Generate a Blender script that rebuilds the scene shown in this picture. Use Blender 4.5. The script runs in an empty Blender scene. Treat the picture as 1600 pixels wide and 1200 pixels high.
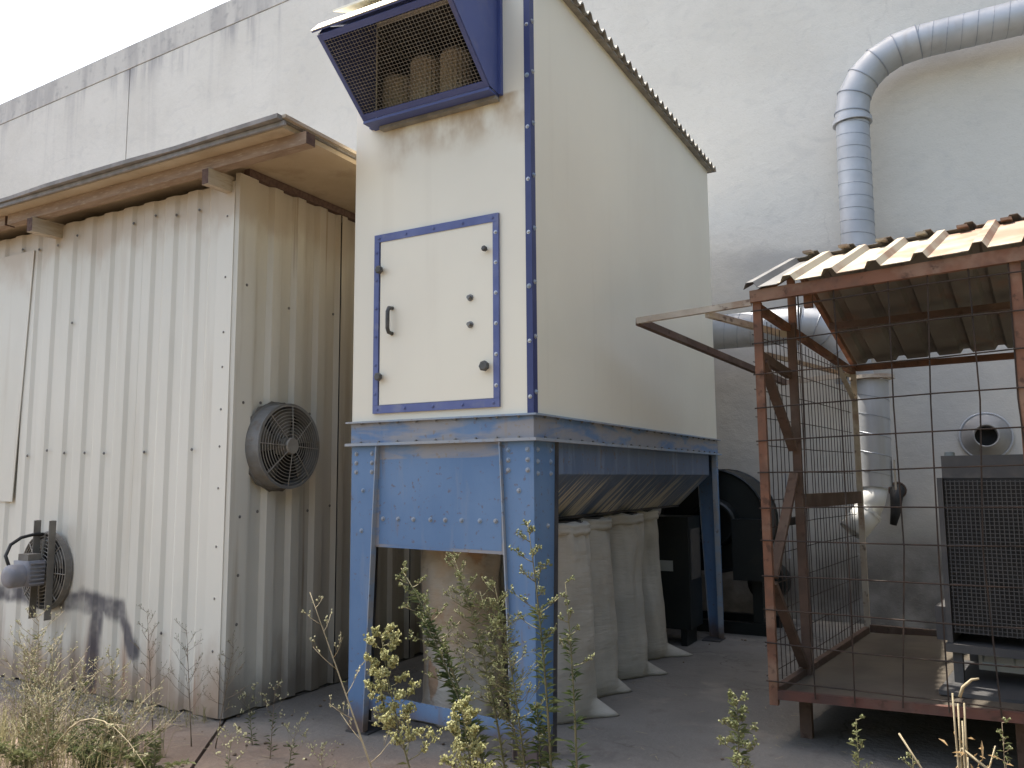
import bpy, bmesh, math, random
from mathutils import Vector, Matrix
random.seed(11)
R = math.radians
sc = bpy.context.scene
COL = sc.collection
PI = math.pi

# ------------------------------------------------------------------ camera
F_PX, PITCH, YAW, ROLL = 1268.67, 0.11609, 0.50487, -0.00764
fw = Vector((-math.sin(YAW)*math.cos(PITCH), math.cos(YAW)*math.cos(PITCH), math.sin(PITCH)))
rt = Vector((math.cos(YAW), math.sin(YAW), 0)); up = rt.cross(fw)
r2 = math.cos(ROLL)*rt + math.sin(ROLL)*up
u2 = -math.sin(ROLL)*rt + math.cos(ROLL)*up
cd = bpy.data.cameras.new('camera'); cam = bpy.data.objects.new('camera', cd); COL.objects.link(cam)
cam.matrix_world = Matrix(((r2.x, u2.x, -fw.x, 0), (r2.y, u2.y, -fw.y, 0), (r2.z, u2.z, -fw.z, 1.6), (0, 0, 0, 1)))
cd.sensor_width = 36; cd.lens = 36*F_PX/1600; cd.clip_start = 0.05; cd.clip_end = 2000
sc.camera = cam

# ------------------------------------------------------------------ sky and sun
TO_SUN = Vector((-0.42, 0.124, 1.0)).normalized()
w = bpy.data.worlds.new('World'); sc.world = w; w.use_nodes = True
wn = w.node_tree; bg = wn.nodes['Background']
sky = wn.nodes.new('ShaderNodeTexSky'); sky.sky_type = 'NISHITA'; sky.sun_disc = False
sky.sun_elevation = math.asin(TO_SUN.z); sky.sun_rotation = math.atan2(TO_SUN.x, TO_SUN.y)
sky.air_density = 0.8; sky.dust_density = 3.5; sky.ozone_density = 0.6
tint = wn.nodes.new('ShaderNodeMix'); tint.data_type = 'RGBA'; tint.blend_type = 'MULTIPLY'; tint.inputs[0].default_value = 1.0; tint.inputs[7].default_value = (1.0, .965, .865, 1)   # hazy, slightly warm summer sky
wn.links.new(sky.outputs[0], tint.inputs[6]); wn.links.new(tint.outputs[2], bg.inputs[0]); bg.inputs[1].default_value = 0.15
sd = bpy.data.lights.new('sun', 'SUN'); sd.energy = 2.6; sd.angle = R(0.6); sd.color = (1, 0.94, 0.84)
so = bpy.data.objects.new('sun', sd); COL.objects.link(so)
so.rotation_euler = TO_SUN.to_track_quat('Z', 'Y').to_euler()
vs = sc.view_settings; vs.view_transform = 'Standard'; vs.look = 'None'; vs.exposure = 1.84; vs.gamma = 1
sc.render.engine = 'CYCLES'; sc.cycles.use_denoising = True
sc.cycles.max_bounces = 8; sc.cycles.diffuse_bounces = 5

# ------------------------------------------------------------------ material helpers
class NT:
    def __init__(s, name, rough=0.6, metal=0.0, spec=0.4):
        s.m = bpy.data.materials.new(name); s.m.use_nodes = True; s.t = s.m.node_tree
        s.b = s.t.nodes['Principled BSDF']
        s.b.inputs['Roughness'].default_value = rough; s.b.inputs['Metallic'].default_value = metal
        s.b.inputs['Specular IOR Level'].default_value = spec
        s.geo = s.n('ShaderNodeNewGeometry'); s.pos = s.geo.outputs['Position']
        sp = s.n('ShaderNodeSeparateXYZ'); s.l(s.pos, sp.inputs[0]); s.x, s.y, s.z = sp.outputs
    def n(s, t): return s.t.nodes.new(t)
    def l(s, a, b): s.t.links.new(a, b)
    def put(s, v, sock):
        if isinstance(v, (int, float)): sock.default_value = v
        elif isinstance(v, tuple): sock.default_value = (*v, 1) if len(v) == 3 and len(sock.default_value) == 4 else v
        else: s.l(v, sock)
    def math(s, op, a, b=0.0, clamp=False):
        k = s.n('ShaderNodeMath'); k.operation = op; k.use_clamp = clamp; s.put(a, k.inputs[0]); s.put(b, k.inputs[1]); return k.outputs[0]
    def vec(s, sx, sy, sz):
        k = s.n('ShaderNodeVectorMath'); k.operation = 'MULTIPLY'; s.l(s.pos, k.inputs[0]); k.inputs[1].default_value = (sx, sy, sz); return k.outputs[0]
    def noise(s, scale=1.0, detail=4, sv=(1, 1, 1), rough=0.55, dist=0.0):
        k = s.n('ShaderNodeTexNoise'); s.l(s.vec(*sv), k.inputs['Vector']); k.inputs['Scale'].default_value = scale
        k.inputs['Detail'].default_value = detail; k.inputs['Roughness'].default_value = rough; k.inputs['Distortion'].default_value = dist
        return k.outputs[0]
    def ramp(s, v, lo, hi, a=0.0, b=1.0):
        k = s.n('ShaderNodeMapRange'); s.put(v, k.inputs[0]); k.inputs[1].default_value = lo; k.inputs[2].default_value = hi
        k.inputs[3].default_value = a; k.inputs[4].default_value = b; k.interpolation_type = 'SMOOTHSTEP'; return k.outputs[0]
    def mul(s, *a):
        o = a[0]
        for q in a[1:]: o = s.math('MULTIPLY', o, q)
        return o
    def mix(s, f, a, b):
        k = s.n('ShaderNodeMix'); k.data_type = 'RGBA'; s.put(f, k.inputs[0]); s.put(a, k.inputs[6]); s.put(b, k.inputs[7]); return k.outputs[2]
    def color(s, c): s.put(c, s.b.inputs['Base Color'])
    def bump(s, h, strength=0.3, dist=0.01):
        k = s.n('ShaderNodeBump'); k.inputs['Strength'].default_value = strength; k.inputs['Distance'].default_value = dist
        s.l(h, k.inputs['Height']); s.l(k.outputs[0], s.b.inputs['Normal'])
    def rough(s, v): s.put(v, s.b.inputs['Roughness'])

def simple(name, c1, c2, scale=3.0, rough=0.6, metal=0.0, sv=(1, 1, 1), bump=0.0, lo=.35, hi=.65, dirt=None, bscale=40):
    k = NT(name, rough, metal)
    c = k.mix(k.ramp(k.noise(scale, 6, sv), lo, hi), c1, c2)
    if dirt: c = k.mix(k.mul(k.ramp(k.noise(scale*2.7, 8, sv), .52, .72), dirt[1]), c, dirt[0])
    k.color(c)
    if bump: k.bump(k.noise(bscale, 6), bump, 0.006)
    return k.m

MT = {}
# rendered factory wall
k = NT('wall_render', 0.9)
base = k.mix(k.ramp(k.noise(.55, 6), .35, .65), (.61, .58, .52), (.665, .635, .575))
base = k.mix(k.mul(k.ramp(k.noise(2.3, 8, (1, 1, 1.6), dist=1.2), .5, .75), .32), base, (.49, .475, .45))
low = k.ramp(k.math('ADD', k.z, k.math('MULTIPLY', k.noise(.5, 5), 1.6)), 4.9, 5.2, 1, 0)
base = k.mix(k.mul(low, k.ramp(k.noise(1.1, 5), .3, .65, .3, .75)), base, (.40, .39, .375))
streak = k.ramp(k.noise(1.0, 6, (2.4, 2.4, .22)), .47, .66)
top = k.ramp(k.math('ADD', k.z, k.math('MULTIPLY', k.noise(.9, 5), 1.3)), 9.7, 10.6)
base = k.mix(k.mul(top, streak, .8), base, (.27, .26, .27))
base = k.mix(k.mul(k.ramp(k.z, 6.5, 10.2), k.ramp(k.noise(1.0, 5, (3.2, 3.2, .16)), .56, .72), .35), base, (.36, .345, .34))
base = k.mix(k.mul(k.ramp(k.math('ADD', k.z, k.math('MULTIPLY', k.noise(1.5, 5), .8)), .9, 1.7, 1, 0), k.ramp(k.noise(3, 6), .25, .6, .6, 1.0), .85), base, (.10, .09, .08))
base = k.mix(k.mul(k.ramp(k.noise(38, 6), .55, .72), .14), base, (.36, .34, .31))
cr = k.n('ShaderNodeTexVoronoi'); cr.feature = 'DISTANCE_TO_EDGE'; cr.inputs['Scale'].default_value = .33
wv = k.n('ShaderNodeVectorMath'); wv.operation = 'ADD'; nz = k.n('ShaderNodeTexNoise'); nz.inputs['Scale'].default_value = 1.6; nz.inputs['Detail'].default_value = 7; k.l(k.pos, nz.inputs['Vector']); k.l(nz.outputs[1], wv.inputs[0]); k.l(k.pos, wv.inputs[1]); k.l(wv.outputs[0], cr.inputs['Vector'])
base = k.mix(k.mul(k.ramp(cr.outputs[0], .0015, .006, 1, 0), k.ramp(k.noise(.6, 3), .54, .66), .28), base, (.32, .30, .28))
k.color(base); k.bump(k.math('ADD', k.noise(9, 9), k.math('MULTIPLY', k.noise(60, 6), .35)), .4, .02); MT['wall'] = k.m
k = NT('wall_cap', 0.9)
base = k.mix(k.ramp(k.noise(1, 6, (2.6, 2.6, .5)), .38, .62), (.56, .535, .49), (.43, .41, .385))
base = k.mix(k.mul(k.ramp(k.noise(5, 8), .52, .68), .5), base, (.29, .28, .275)); k.color(base); k.bump(k.noise(12, 8), .4, .02); MT['cap'] = k.m

# shed sheeting
def seg_mask(k, a, b, wdt):
    (ax, az), (bx, bz) = a, b
    dx, dz = bx-ax, bz-az; L2 = dx*dx+dz*dz
    wob = k.math('MULTIPLY', k.math('SUBTRACT', k.noise(7, 4), .5), .09)
    px = k.math('SUBTRACT', k.x, ax); pz = k.math('SUBTRACT', k.math('ADD', k.z, wob), az)
    t = k.math('DIVIDE', k.math('ADD', k.mul(px, dx), k.mul(pz, dz)), L2, True)
    t.node.use_clamp = True
    qx = k.math('SUBTRACT', px, k.mul(t, dx)); qz = k.math('SUBTRACT', pz, k.mul(t, dz))
    d = k.math('SQRT', k.math('ADD', k.mul(qx, qx), k.mul(qz, qz)))
    return k.ramp(d, wdt*.45, wdt*1.25, 1, 0)
def shed_mat(name, front):
    k = NT(name, 0.55, 0.0, .35)
    c = k.mix(k.ramp(k.noise(1.4, 6, (1, 1, .35)), .35, .65), (.68, .66, .585), (.62, .60, .525))
    c = k.mix(k.mul(k.ramp(k.noise(1.0, 6, (6, 6, .35)), .53, .7), .28 if front else .65), c, (.44, .38, .29))
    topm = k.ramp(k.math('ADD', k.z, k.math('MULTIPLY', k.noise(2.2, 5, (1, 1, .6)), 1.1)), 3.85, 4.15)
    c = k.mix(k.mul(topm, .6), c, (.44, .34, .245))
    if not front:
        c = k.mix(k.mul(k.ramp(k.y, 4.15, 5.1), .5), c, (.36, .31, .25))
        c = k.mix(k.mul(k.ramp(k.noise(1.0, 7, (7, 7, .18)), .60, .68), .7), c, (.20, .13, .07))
    bot = k.ramp(k.math('ADD', k.z, k.math('MULTIPLY', k.noise(3.2, 6, (1, 1, .5)), -.75)), -.28, .12, 1, 0)
    c = k.mix(k.mul(bot, .8), c, (.30, .20, .13) if front else (.2, .17, .14))
    if front:
        c = k.mix(k.mul(k.ramp(k.noise(1, 5, (5, 5, .5)), .55, .66), k.ramp(k.z, .05, .75, 1, 0), .8), c, (.33, .17, .09))
        g = None
        for a, b, wd in (((-7.6, .70), (-5.58, .66), .08), ((-6.05, .70), (-5.60, .65), .09), ((-5.84, .66), (-5.90, .10), .075), ((-5.55, .62), (-5.41, .36), .07)):
            m = seg_mask(k, a, b, wd); g = m if g is None else k.math('MAXIMUM', g, m)
        c = k.mix(k.mul(g, k.ramp(k.noise(4, 3), .3, .55, .45, .9)), c, (.07, .068, .085))
        # rust and soot run-off under the exhaust fan
        f = k.mul(k.ramp(k.math('ABSOLUTE', k.math('ADD', k.x, 6.36)), .1, .45, 1, 0), k.ramp(k.z, .1, .65, 1, 0), k.ramp(k.noise(1, 4, (7, 7, .6)), .42, .6))
        c = k.mix(k.mul(f, .75), c, (.12, .08, .055))
    k.color(c); k.bump(k.noise(5, 4, (1, 1, .6)), .15, .02); return k.m
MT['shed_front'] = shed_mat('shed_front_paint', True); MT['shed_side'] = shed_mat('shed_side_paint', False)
MT['soffit'] = simple('soffit_board', (.52, .43, .31), (.44, .35, .24), 1.6, .75, dirt=((.3, .22, .14), .5))
MT['roofing'] = simple('roof_felt', (.21, .20, .19), (.30, .28, .265), 9, .9, bump=.5)
MT['timber'] = simple('old_timber', (.34, .25, .18), (.27, .19, .135), 3, .85, sv=(1.5, 9, 9), bump=.4, dirt=((.5, .42, .33), .6))
MT['timber_end'] = simple('timber_end_grain', (.10, .06, .05), (.14, .09, .07), 30, .9)
MT['timber_pale'] = simple('pale_timber', (.50, .44, .35), (.42, .35, .27), 3, .85, sv=(9, 1.5, 9), bump=.3, dirt=((.3, .2, .13), .5))
MT['screw'] = simple('screw_metal', (.16, .155, .15), (.25, .24, .22), 60, .5, .6)
MT['bolt_bright'] = simple('bright_bolt', (.5, .5, .5), (.4, .4, .42), 60, .35, .8)

# dust collector
k = NT('panel_paint', 0.42, 0, .45)
c = k.mix(k.ramp(k.noise(.8, 4), .35, .65), (.79, .75, .625), (.755, .71, .59))
hd = k.mul(k.ramp(k.math('ADD', k.z, k.math('MULTIPLY', k.noise(4, 5), .35)), 3.78, 4.12), k.ramp(k.z, 3.99, 4.01, 1, 0), k.ramp(k.y, 4.26, 4.27, 1, 0), k.ramp(k.x, -3.45, -3.2), k.ramp(k.noise(5, 4, (1, 1, .5)), .35, .62))
c = k.mix(k.mul(hd, .75), c, (.42, .29, .15))
c = k.mix(k.mul(k.ramp(k.noise(1, 6, (5, 5, .3)), .56, .75), .10), c, (.45, .38, .28))
k.color(c); k.bump(k.noise(1.6, 3), .12, .02); MT['panel'] = k.m
def blue_mat(name, c1, c2, dust=.0, rough=.5, streaks=False):
    k = NT(name, rough, 0, .4)
    c = k.mix(k.ramp(k.noise(2.2, 7, (1, 1, .7)), .35, .65), c1, c2)
    c = k.mix(k.mul(k.ramp(k.noise(3.4, 7, (3, 3, .5)), .54, .68), .5), c, (.19, .25, .35))
    c = k.mix(k.mul(k.ramp(k.noise(26, 6), .60, .68), .55), c, (.14, .09, .06))
    c = k.mix(k.mul(k.ramp(k.noise(1, 7, (9, 9, 1.1)), .60, .70), .45), c, (.20, .15, .11))
    if dust:
        c = k.mix(k.mul(k.ramp(k.noise(1, 5, (1.7, 1.7, 9), dist=.6), .40, .56), dust), c, (.42, .34, .23))
    rusty = k.ramp(k.math('ADD', k.z, k.math('MULTIPLY', k.noise(7, 6), .2)), .14, .34, 1, 0)
    c = k.mix(k.mul(rusty, .9), c, (.13, .085, .06))
    if streaks:
        n = k.noise(1, 4, (.35, 9, .35), .6)
        fade = k.ramp(k.z, 1.33, 1.60, 1, 0)
        s2 = k.ramp(k.math('ADD', k.noise(1, 6, (1, 26, 1.2), .65), k.math('MULTIPLY', fade, .10)), .54, .60)
        c = k.mix(k.mul(s2, k.ramp(n, .34, .52), k.ramp(k.z, 1.54, 1.66, 1, 0)), c, (.52, .48, .39))
    k.color(c); k.bump(k.noise(7, 5), .15, .01); return k.m
MT['blue'] = blue_mat('blue_leg_paint', (.105, .195, .355), (.135, .23, .39))
MT['blue_beam'] = blue_mat('blue_beam_paint', (.105, .19, .35), (.14, .23, .38), dust=.5)
MT['blue_edge'] = blue_mat('blue_edge_paint', (.22, .31, .44), (.28, .35, .44), dust=.35)
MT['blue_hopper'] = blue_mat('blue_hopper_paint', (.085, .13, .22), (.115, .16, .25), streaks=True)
MT['navy'] = simple('navy_trim_paint', (.028, .038, .135), (.042, .055, .16), 2.5, .45)
MT['navy_hood'] = simple('navy_hood_paint', (.060, .082, .235), (.082, .106, .27), 1.6, .5, dirt=((.25, .22, .22), .25))
MT['door_frame'] = simple('door_frame_paint', (.085, .11, .27), (.12, .15, .33), 3.5, .5, dirt=((.3, .3, .32), .3))
MT['hood_wire'] = simple('galvanised_wire', (.36, .34, .30), (.28, .26, .23), 6, .6, .2)
MT['cartridge'] = simple('filter_cartridge_fabric', (.62, .55, .43), (.52, .45, .33), 5, .95, bump=.5)
MT['dark_in'] = simple('dark_inner_steel', (.05, .05, .055), (.08, .075, .07), 4, .8)
MT['roof_metal'] = simple('weathered_roof_metal', (.30, .285, .255), (.20, .19, .17), 5, .75, .2, dirt=((.36, .33, .28), .6), bump=.3)
MT['black_plastic'] = simple('dark_grey_plastic', (.06, .06, .058), (.10, .10, .095), 20, .5)
k = NT('woven_sack', 0.75)
c = k.mix(k.ramp(k.noise(2.6, 6), .35, .65), (.45, .43, .385), (.37, .355, .315))
c = k.mix(k.mul(k.ramp(k.noise(1.7, 5), .5, .68), .35), c, (.27, .225, .17)); k.color(c)
k.bump(k.math('ADD', k.noise(6, 5, (1, 1, 5)), k.math('MULTIPLY', k.noise(14, 5, (1, 1, 3)), .4)), .42, .02); MT['sack'] = k.m
k = NT('brown_sack', 0.75)
c = k.mix(k.ramp(k.noise(1.6, 5), .40, .60), (.47, .44, .38), (.42, .33, .23))
c = k.mix(k.mul(k.ramp(k.noise(3.7, 5), .56, .64), .7), c, (.34, .18, .08)); k.color(c)
k.bump(k.noise(5, 5, (1, 1, 3)), .7, .03); MT['sack_brown'] = k.m
MT['blower'] = simple('dark_green_machine_paint', (.007, .010, .011), (.011, .015, .015), 3, .45, dirt=((.025, .023, .02), .5))
MT['plate'] = simple('nameplate', (.3, .32, .31), (.36, .37, .35), 10, .5)
# metals
def galv(name, c1, c2):
    k = NT(name, .5, .25, .45)
    c = k.mix(k.ramp(k.noise(3, 6), .35, .65), c1, c2)
    c = k.mix(k.mul(k.ramp(k.noise(1.3, 6, (4, 4, .4)), .55, .7), .35), c, (.33, .30, .27)); k.color(c)
    k.rough(k.ramp(k.noise(5, 5), .3, .7, .45, .62)); return k.m
MT['duct'] = galv('galvanised_duct', (.40, .415, .44), (.47, .48, .50))
MT['duct_white'] = simple('white_plastic_pipe', (.68, .68, .66), (.6, .6, .58), 4, .4)
MT['seam'] = simple('duct_seam', (.27, .29, .33), (.34, .36, .40), 6, .5, .4)
def rust_mat(name, c1, c2, pale, amt, rough=.8):
    k = NT(name, rough, 0, .3)
    c = k.mix(k.ramp(k.noise(6, 7), .38, .62), c1, c2)
    c = k.mix(k.mul(k.ramp(k.noise(4.2, 7), .5, .66), amt), c, pale)
    c = k.mix(k.mul(k.ramp(k.noise(15, 6), .58, .7), .7), c, (.06, .035, .025)); k.color(c); k.bump(k.noise(35, 6), .4, .005); return k.m
MT['rust'] = rust_mat('red_oxide_steel', (.205, .098, .06), (.15, .08, .054), (.30, .20, .14), .55)
MT['rust_dull'] = rust_mat('dull_brown_steel', (.125, .08, .06), (.095, .065, .05), (.17, .13, .10), .5)
MT['rust_shaded'] = rust_mat('shaded_red_steel', (.12, .055, .042), (.085, .048, .04), (.15, .10, .08), .4)  # bottom front rail: its shade is put into this darker red
MT['rust_pale'] = rust_mat('flaking_pale_steel', (.50, .45, .38), (.42, .36, .29), (.22, .12, .07), .55)
MT['mesh_wire'] = rust_mat('rusty_wire', (.04, .028, .022), (.03, .024, .021), (.07, .045, .033), .5)
k = NT('rusted_roof_sheet', .7, 0, .35)
c = k.mix(k.ramp(k.noise(2.2, 6, (1.3, 1, 1)), .42, .6), (.36, .325, .255), (.27, .18, .125))
c = k.mix(k.mul(k.ramp(k.x, -.2, .35), k.ramp(k.noise(3, 5), .3, .55), .6), c, (.22, .115, .075)); k.color(c); MT['cage_roof'] = k.m
MT['cage_roof_shade'] = simple('shaded_roof_sheet', (.12, .122, .125), (.16, .16, .16), 3, .6, .3)  # darker sheet standing in for the shadow at the roof's left corner
MT['cage_roof_back'] = simple('underside_roof_sheet', (.17, .16, .14), (.13, .115, .10), 2, .8, dirt=((.2, .11, .07), .5))
MT['cage_floor'] = simple('dirty_plate_floor', (.075, .062, .047), (.105, .088, .066), 2.5, .85, bump=.4, dirt=((.08, .06, .05), .6))
MT['radiator'] = simple('sooty_radiator', (.02, .019, .018), (.032, .03, .028), 6, .7)
MT['radiator_shell'] = simple('grey_sheet_housing', (.06, .06, .063), (.085, .082, .08), 4, .55, dirt=((.12, .11, .10), .4))
MT['nozzle'] = simple('pale_cone_metal', (.36, .35, .34), (.28, .275, .27), 5, .55, .2)
MT['hose'] = simple('black_rubber', (.015, .015, .015), (.03, .03, .03), 10, .6)
MT['fan_grey'] = simple('grey_fan_casting', (.25, .25, .245), (.19, .19, .185), 6, .55, .2, dirt=((.2, .15, .1), .5))
MT['fan_dark'] = simple('dirty_fan_guard', (.20, .19, .17), (.15, .14, .125), 8, .6, .2)
MT['fan_ring'] = simple('worn_guard_wire', (.36, .34, .30), (.27, .25, .22), 8, .6, .2)
MT['fan_black'] = simple('fan_cavity', (.025, .024, .022), (.04, .037, .033), 8, .8)
MT['blade'] = simple('fan_blade', (.13, .125, .11), (.17, .155, .13), 6, .6)
MT['motor'] = simple('blue_grey_motor', (.23, .235, .27), (.18, .185, .21), 6, .5, dirt=((.3, .27, .24), .4))
# ground
k = NT('concrete_yard', .92)
c = k.mix(k.ramp(k.noise(1.1, 7), .35, .65), (.16, .15, .135), (.20, .187, .168))
edge = k.math('ADD', k.y, k.math('MULTIPLY', k.noise(1.7, 6), .55))
red = k.ramp(k.math('ADD', edge, k.math('MULTIPLY', k.x, -.12)), 4.45, 4.85, 1, 0)
c = k.mix(k.mul(red, .85), c, k.mix(k.ramp(k.noise(3, 6), .35, .65), (.20, .145, .11), (.25, .19, .145)))
c = k.mix(k.mul(k.ramp(k.noise(5.5, 8), .54, .68), .6), c, (.15, .13, .115))
c = k.mix(k.mul(k.ramp(k.noise(90, 3), .6, .72), .5), c, (.31, .29, .265))
cr = k.n('ShaderNodeTexVoronoi'); cr.feature = 'DISTANCE_TO_EDGE'; cr.inputs['Scale'].default_value = .7
wv = k.n('ShaderNodeVectorMath'); wv.operation = 'ADD'; nz = k.n('ShaderNodeTexNoise'); nz.inputs['Scale'].default_value = 2.2; nz.inputs['Detail'].default_value = 7; k.l(k.pos, nz.inputs['Vector']); k.l(nz.outputs[1], wv.inputs[0]); k.l(k.pos, wv.inputs[1]); k.l(wv.outputs[0], cr.inputs['Vector'])
c = k.mix(k.mul(k.ramp(cr.outputs[0], .003, .012, 1, 0), k.ramp(k.noise(.9, 3), .42, .6), .7), c, (.07, .06, .05))
c = k.mix(k.mul(k.ramp(k.noise(.8, 4), .55, .68), k.ramp(k.noise(11, 4), .4, .6), .55), c, (.115, .105, .095))
c = k.mix(k.mul(k.ramp(k.noise(2.1, 6), .55, .7), .4), c, (.33, .30, .255))
k.color(c); k.bump(k.math('ADD', k.noise(26, 8), k.math('MULTIPLY', k.noise(3, 5), 1.5)), .5, .02); MT['yard'] = k.m
k = NT('dry_earth', .95)
c = k.mix(k.ramp(k.noise(1.3, 8), .35, .65), (.12, .09, .065), (.165, .125, .09))
c = k.mix(k.mul(k.ramp(k.noise(7, 7), .52, .66), .6), c, (.12, .10, .07)); k.color(c); k.bump(k.noise(18, 9), .9, .04); MT['earth'] = k.m
# plants
def leaf_mat(name, c1, c2, tr=.35):
    k = NT(name, .6, 0, .3); k.color(k.mix(k.ramp(k.noise(16, 3), .35, .65), c1, c2))
    k.b.inputs['Subsurface Weight'].default_value = 0
    t = k.n('ShaderNodeBsdfTranslucent'); t.inputs[0].default_value = (*c2, 1)
    a = k.n('ShaderNodeMixShader'); a.inputs[0].default_value = tr
    out = k.t.nodes['Material Output']; k.l(k.b.outputs[0], a.inputs[1]); k.l(t.outputs[0], a.inputs[2]); k.l(a.outputs[0], out.inputs[0]); return k.m
MT['leaf_green'] = leaf_mat('weed_leaf', (.075, .10, .045), (.11, .135, .06))
MT['leaf_dark'] = leaf_mat('dark_weed_leaf', (.04, .07, .025), (.07, .10, .04))
MT['leaf_olive'] = leaf_mat('olive_weed_leaf', (.10, .12, .05), (.15, .165, .075))
MT['bud_yellow'] = leaf_mat('yellow_bud', (.33, .33, .14), (.42, .41, .21), .3)
MT['bud_pale'] = leaf_mat('pale_seed_head', (.33, .33, .19), (.44, .43, .28), .3)
MT['bud_olive'] = leaf_mat('olive_bud', (.16, .18, .075), (.24, .25, .12), .3)
MT['stem_green'] = simple('weed_stem', (.13, .13, .065), (.18, .16, .09), 20, .7)
MT['stem_dry'] = simple('dry_stem', (.26, .22, .14), (.34, .29, .19), 20, .8)
MT['stem_brown'] = simple('thin_brown_stem', (.16, .125, .085), (.22, .17, .12), 20, .8)
MT['straw'] = leaf_mat('straw_blade', (.24, .22, .11), (.33, .30, .17))
MT['leaf_dry'] = leaf_mat('withered_leaf', (.36, .25, .13), (.45, .33, .18))

# ------------------------------------------------------------------ mesh helpers
BASE = {}
def obj(name, bm, mat, parent=None, smooth=False, kind=None, label=None):
    off = BASE[parent.name] if parent else Vector()
    if off.length: bmesh.ops.translate(bm, verts=bm.verts, vec=-off)
    bmesh.ops.recalc_face_normals(bm, faces=bm.faces)
    me = bpy.data.meshes.new(name); bm.to_mesh(me); bm.free()
    if smooth:
        for p in me.polygons: p.use_smooth = True
    me.materials.append(MT[mat] if isinstance(mat, str) else mat)
    o = bpy.data.objects.new(name, me); COL.objects.link(o)
    if parent: o.parent = parent
    BASE[o.name] = off.copy()
    if kind: o['kind'] = kind
    if label: o['label'] = label
    return o
def thing(name, label, cat, loc, group=None):
    o = bpy.data.objects.new(name, None); COL.objects.link(o); o.location = loc; o.empty_display_size = .1
    o['label'] = label; o['category'] = cat
    if group: o['group'] = group
    BASE[o.name] = Vector(loc); return o
def inst(name, me, parent, loc, rot=None):
    o = bpy.data.objects.new(name, me); COL.objects.link(o); o.parent = parent
    m = rot.to_matrix().to_4x4() if rot else Matrix()
    o.matrix_local = Matrix.Translation(Vector(loc)-BASE[parent.name]) @ m
    BASE[o.name] = BASE[parent.name]; return o
NB = bmesh.new
def hexa(bm, v):
    vs = [bm.verts.new(p) for p in v]
    for f in ((0, 3, 2, 1), (4, 5, 6, 7), (0, 1, 5, 4), (1, 2, 6, 5), (2, 3, 7, 6), (3, 0, 4, 7)): bm.faces.new([vs[i] for i in f])
    return vs
def box(bm, a, b):
    x0, y0, z0 = a; x1, y1, z1 = b
    return hexa(bm, [(x0, y0, z0), (x1, y0, z0), (x1, y1, z0), (x0, y1, z0), (x0, y0, z1), (x1, y0, z1), (x1, y1, z1), (x0, y1, z1)])
def frame(d, upv=(0, 0, 1)):
    d = Vector(d).normalized(); u = Vector(upv)
    if abs(d.dot(u)) > .98: u = Vector((0, 1, 0))
    s = d.cross(u).normalized(); return d, s, s.cross(d).normalized()
def bar(bm, p, q, wd, ht, upv=(0, 0, 1)):
    p = Vector(p); q = Vector(q); d, s, u = frame(q-p, upv); s = s*wd/2; u = u*ht/2
    hexa(bm, [p-s-u, p+s-u, p+s+u, p-s+u, q-s-u, q+s-u, q+s+u, q-s+u])
def tube(bm, pts, r, n=8, closed=False, cap=True):
    pts = [Vector(p) for p in pts]; N = len(pts); rings = []; pu = None
    rr = r if isinstance(r, (list, tuple)) else [r]*N
    for i, p in enumerate(pts):
        if closed: d = pts[(i+1) % N]-pts[i-1]
        else: d = pts[min(i+1, N-1)]-pts[max(i-1, 0)]
        d.normalize()
        if pu is None: _, s, u = frame(d)
        else:
            s = d.cross(pu)
            if s.length < 1e-5: _, s, u = frame(d)
            else: s.normalize(); u = s.cross(d).normalized()
        pu = u
        rings.append([bm.verts.new(p+rr[i]*(math.cos(2*PI*j/n)*s+math.sin(2*PI*j/n)*u)) for j in range(n)])
    for i in range(N if closed else N-1):
        a = rings[i]; b = rings[(i+1) % N]
        for j in range(n): bm.faces.new((a[j], a[(j+1) % n], b[(j+1) % n], b[j]))
    if cap and not closed:
        bm.faces.new(rings[0][::-1]); bm.faces.new(rings[-1])
def lathe(bm, c, axis, prof, n=32, caps=(False, False)):
    c = Vector(c); d, s, u = frame(axis); rings = []
    for t, r in prof: rings.append([bm.verts.new(c+d*t+r*(math.cos(2*PI*j/n)*s+math.sin(2*PI*j/n)*u)) for j in range(n)])
    for a, b in zip(rings, rings[1:]):
        for j in range(n): bm.faces.new((a[j], a[(j+1) % n], b[(j+1) % n], b[j]))
    if caps[0]: bm.faces.new(rings[0][::-1])
    if caps[1]: bm.faces.new(rings[-1])
def poly_prism(bm, pts, vec):
    vec = Vector(vec); a = [bm.verts.new(p) for p in pts]; b = [bm.verts.new(Vector(p)+vec) for p in pts]; n = len(pts)
    bm.faces.new(a[::-1]); bm.faces.new(b)
    for i in range(n): bm.faces.new((a[i], a[(i+1) % n], b[(i+1) % n], b[i]))
def bevel(bm, w=.006, seg=2):
    bmesh.ops.bevel(bm, geom=[e for e in bm.edges if e.is_manifold and e.calc_face_angle(0) > .6], offset=w, segments=seg, affect='EDGES', profile=.6)
def rib_profile(length, pitch, crest, slope, depth, start=0.0):
    pts = []; u = -start
    while u < length:
        for du, h in ((0, 0), (slope, depth), (slope+crest, depth), (2*slope+crest, 0)):
            if 0 <= u+du <= length: pts.append((u+du, h))
        u += pitch
    if not pts or pts[0][0] > 1e-6: pts.insert(0, (0, pts[0][1] if pts else 0))
    if pts[-1][0] < length-1e-6: pts.append((length, 0))
    return pts
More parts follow.
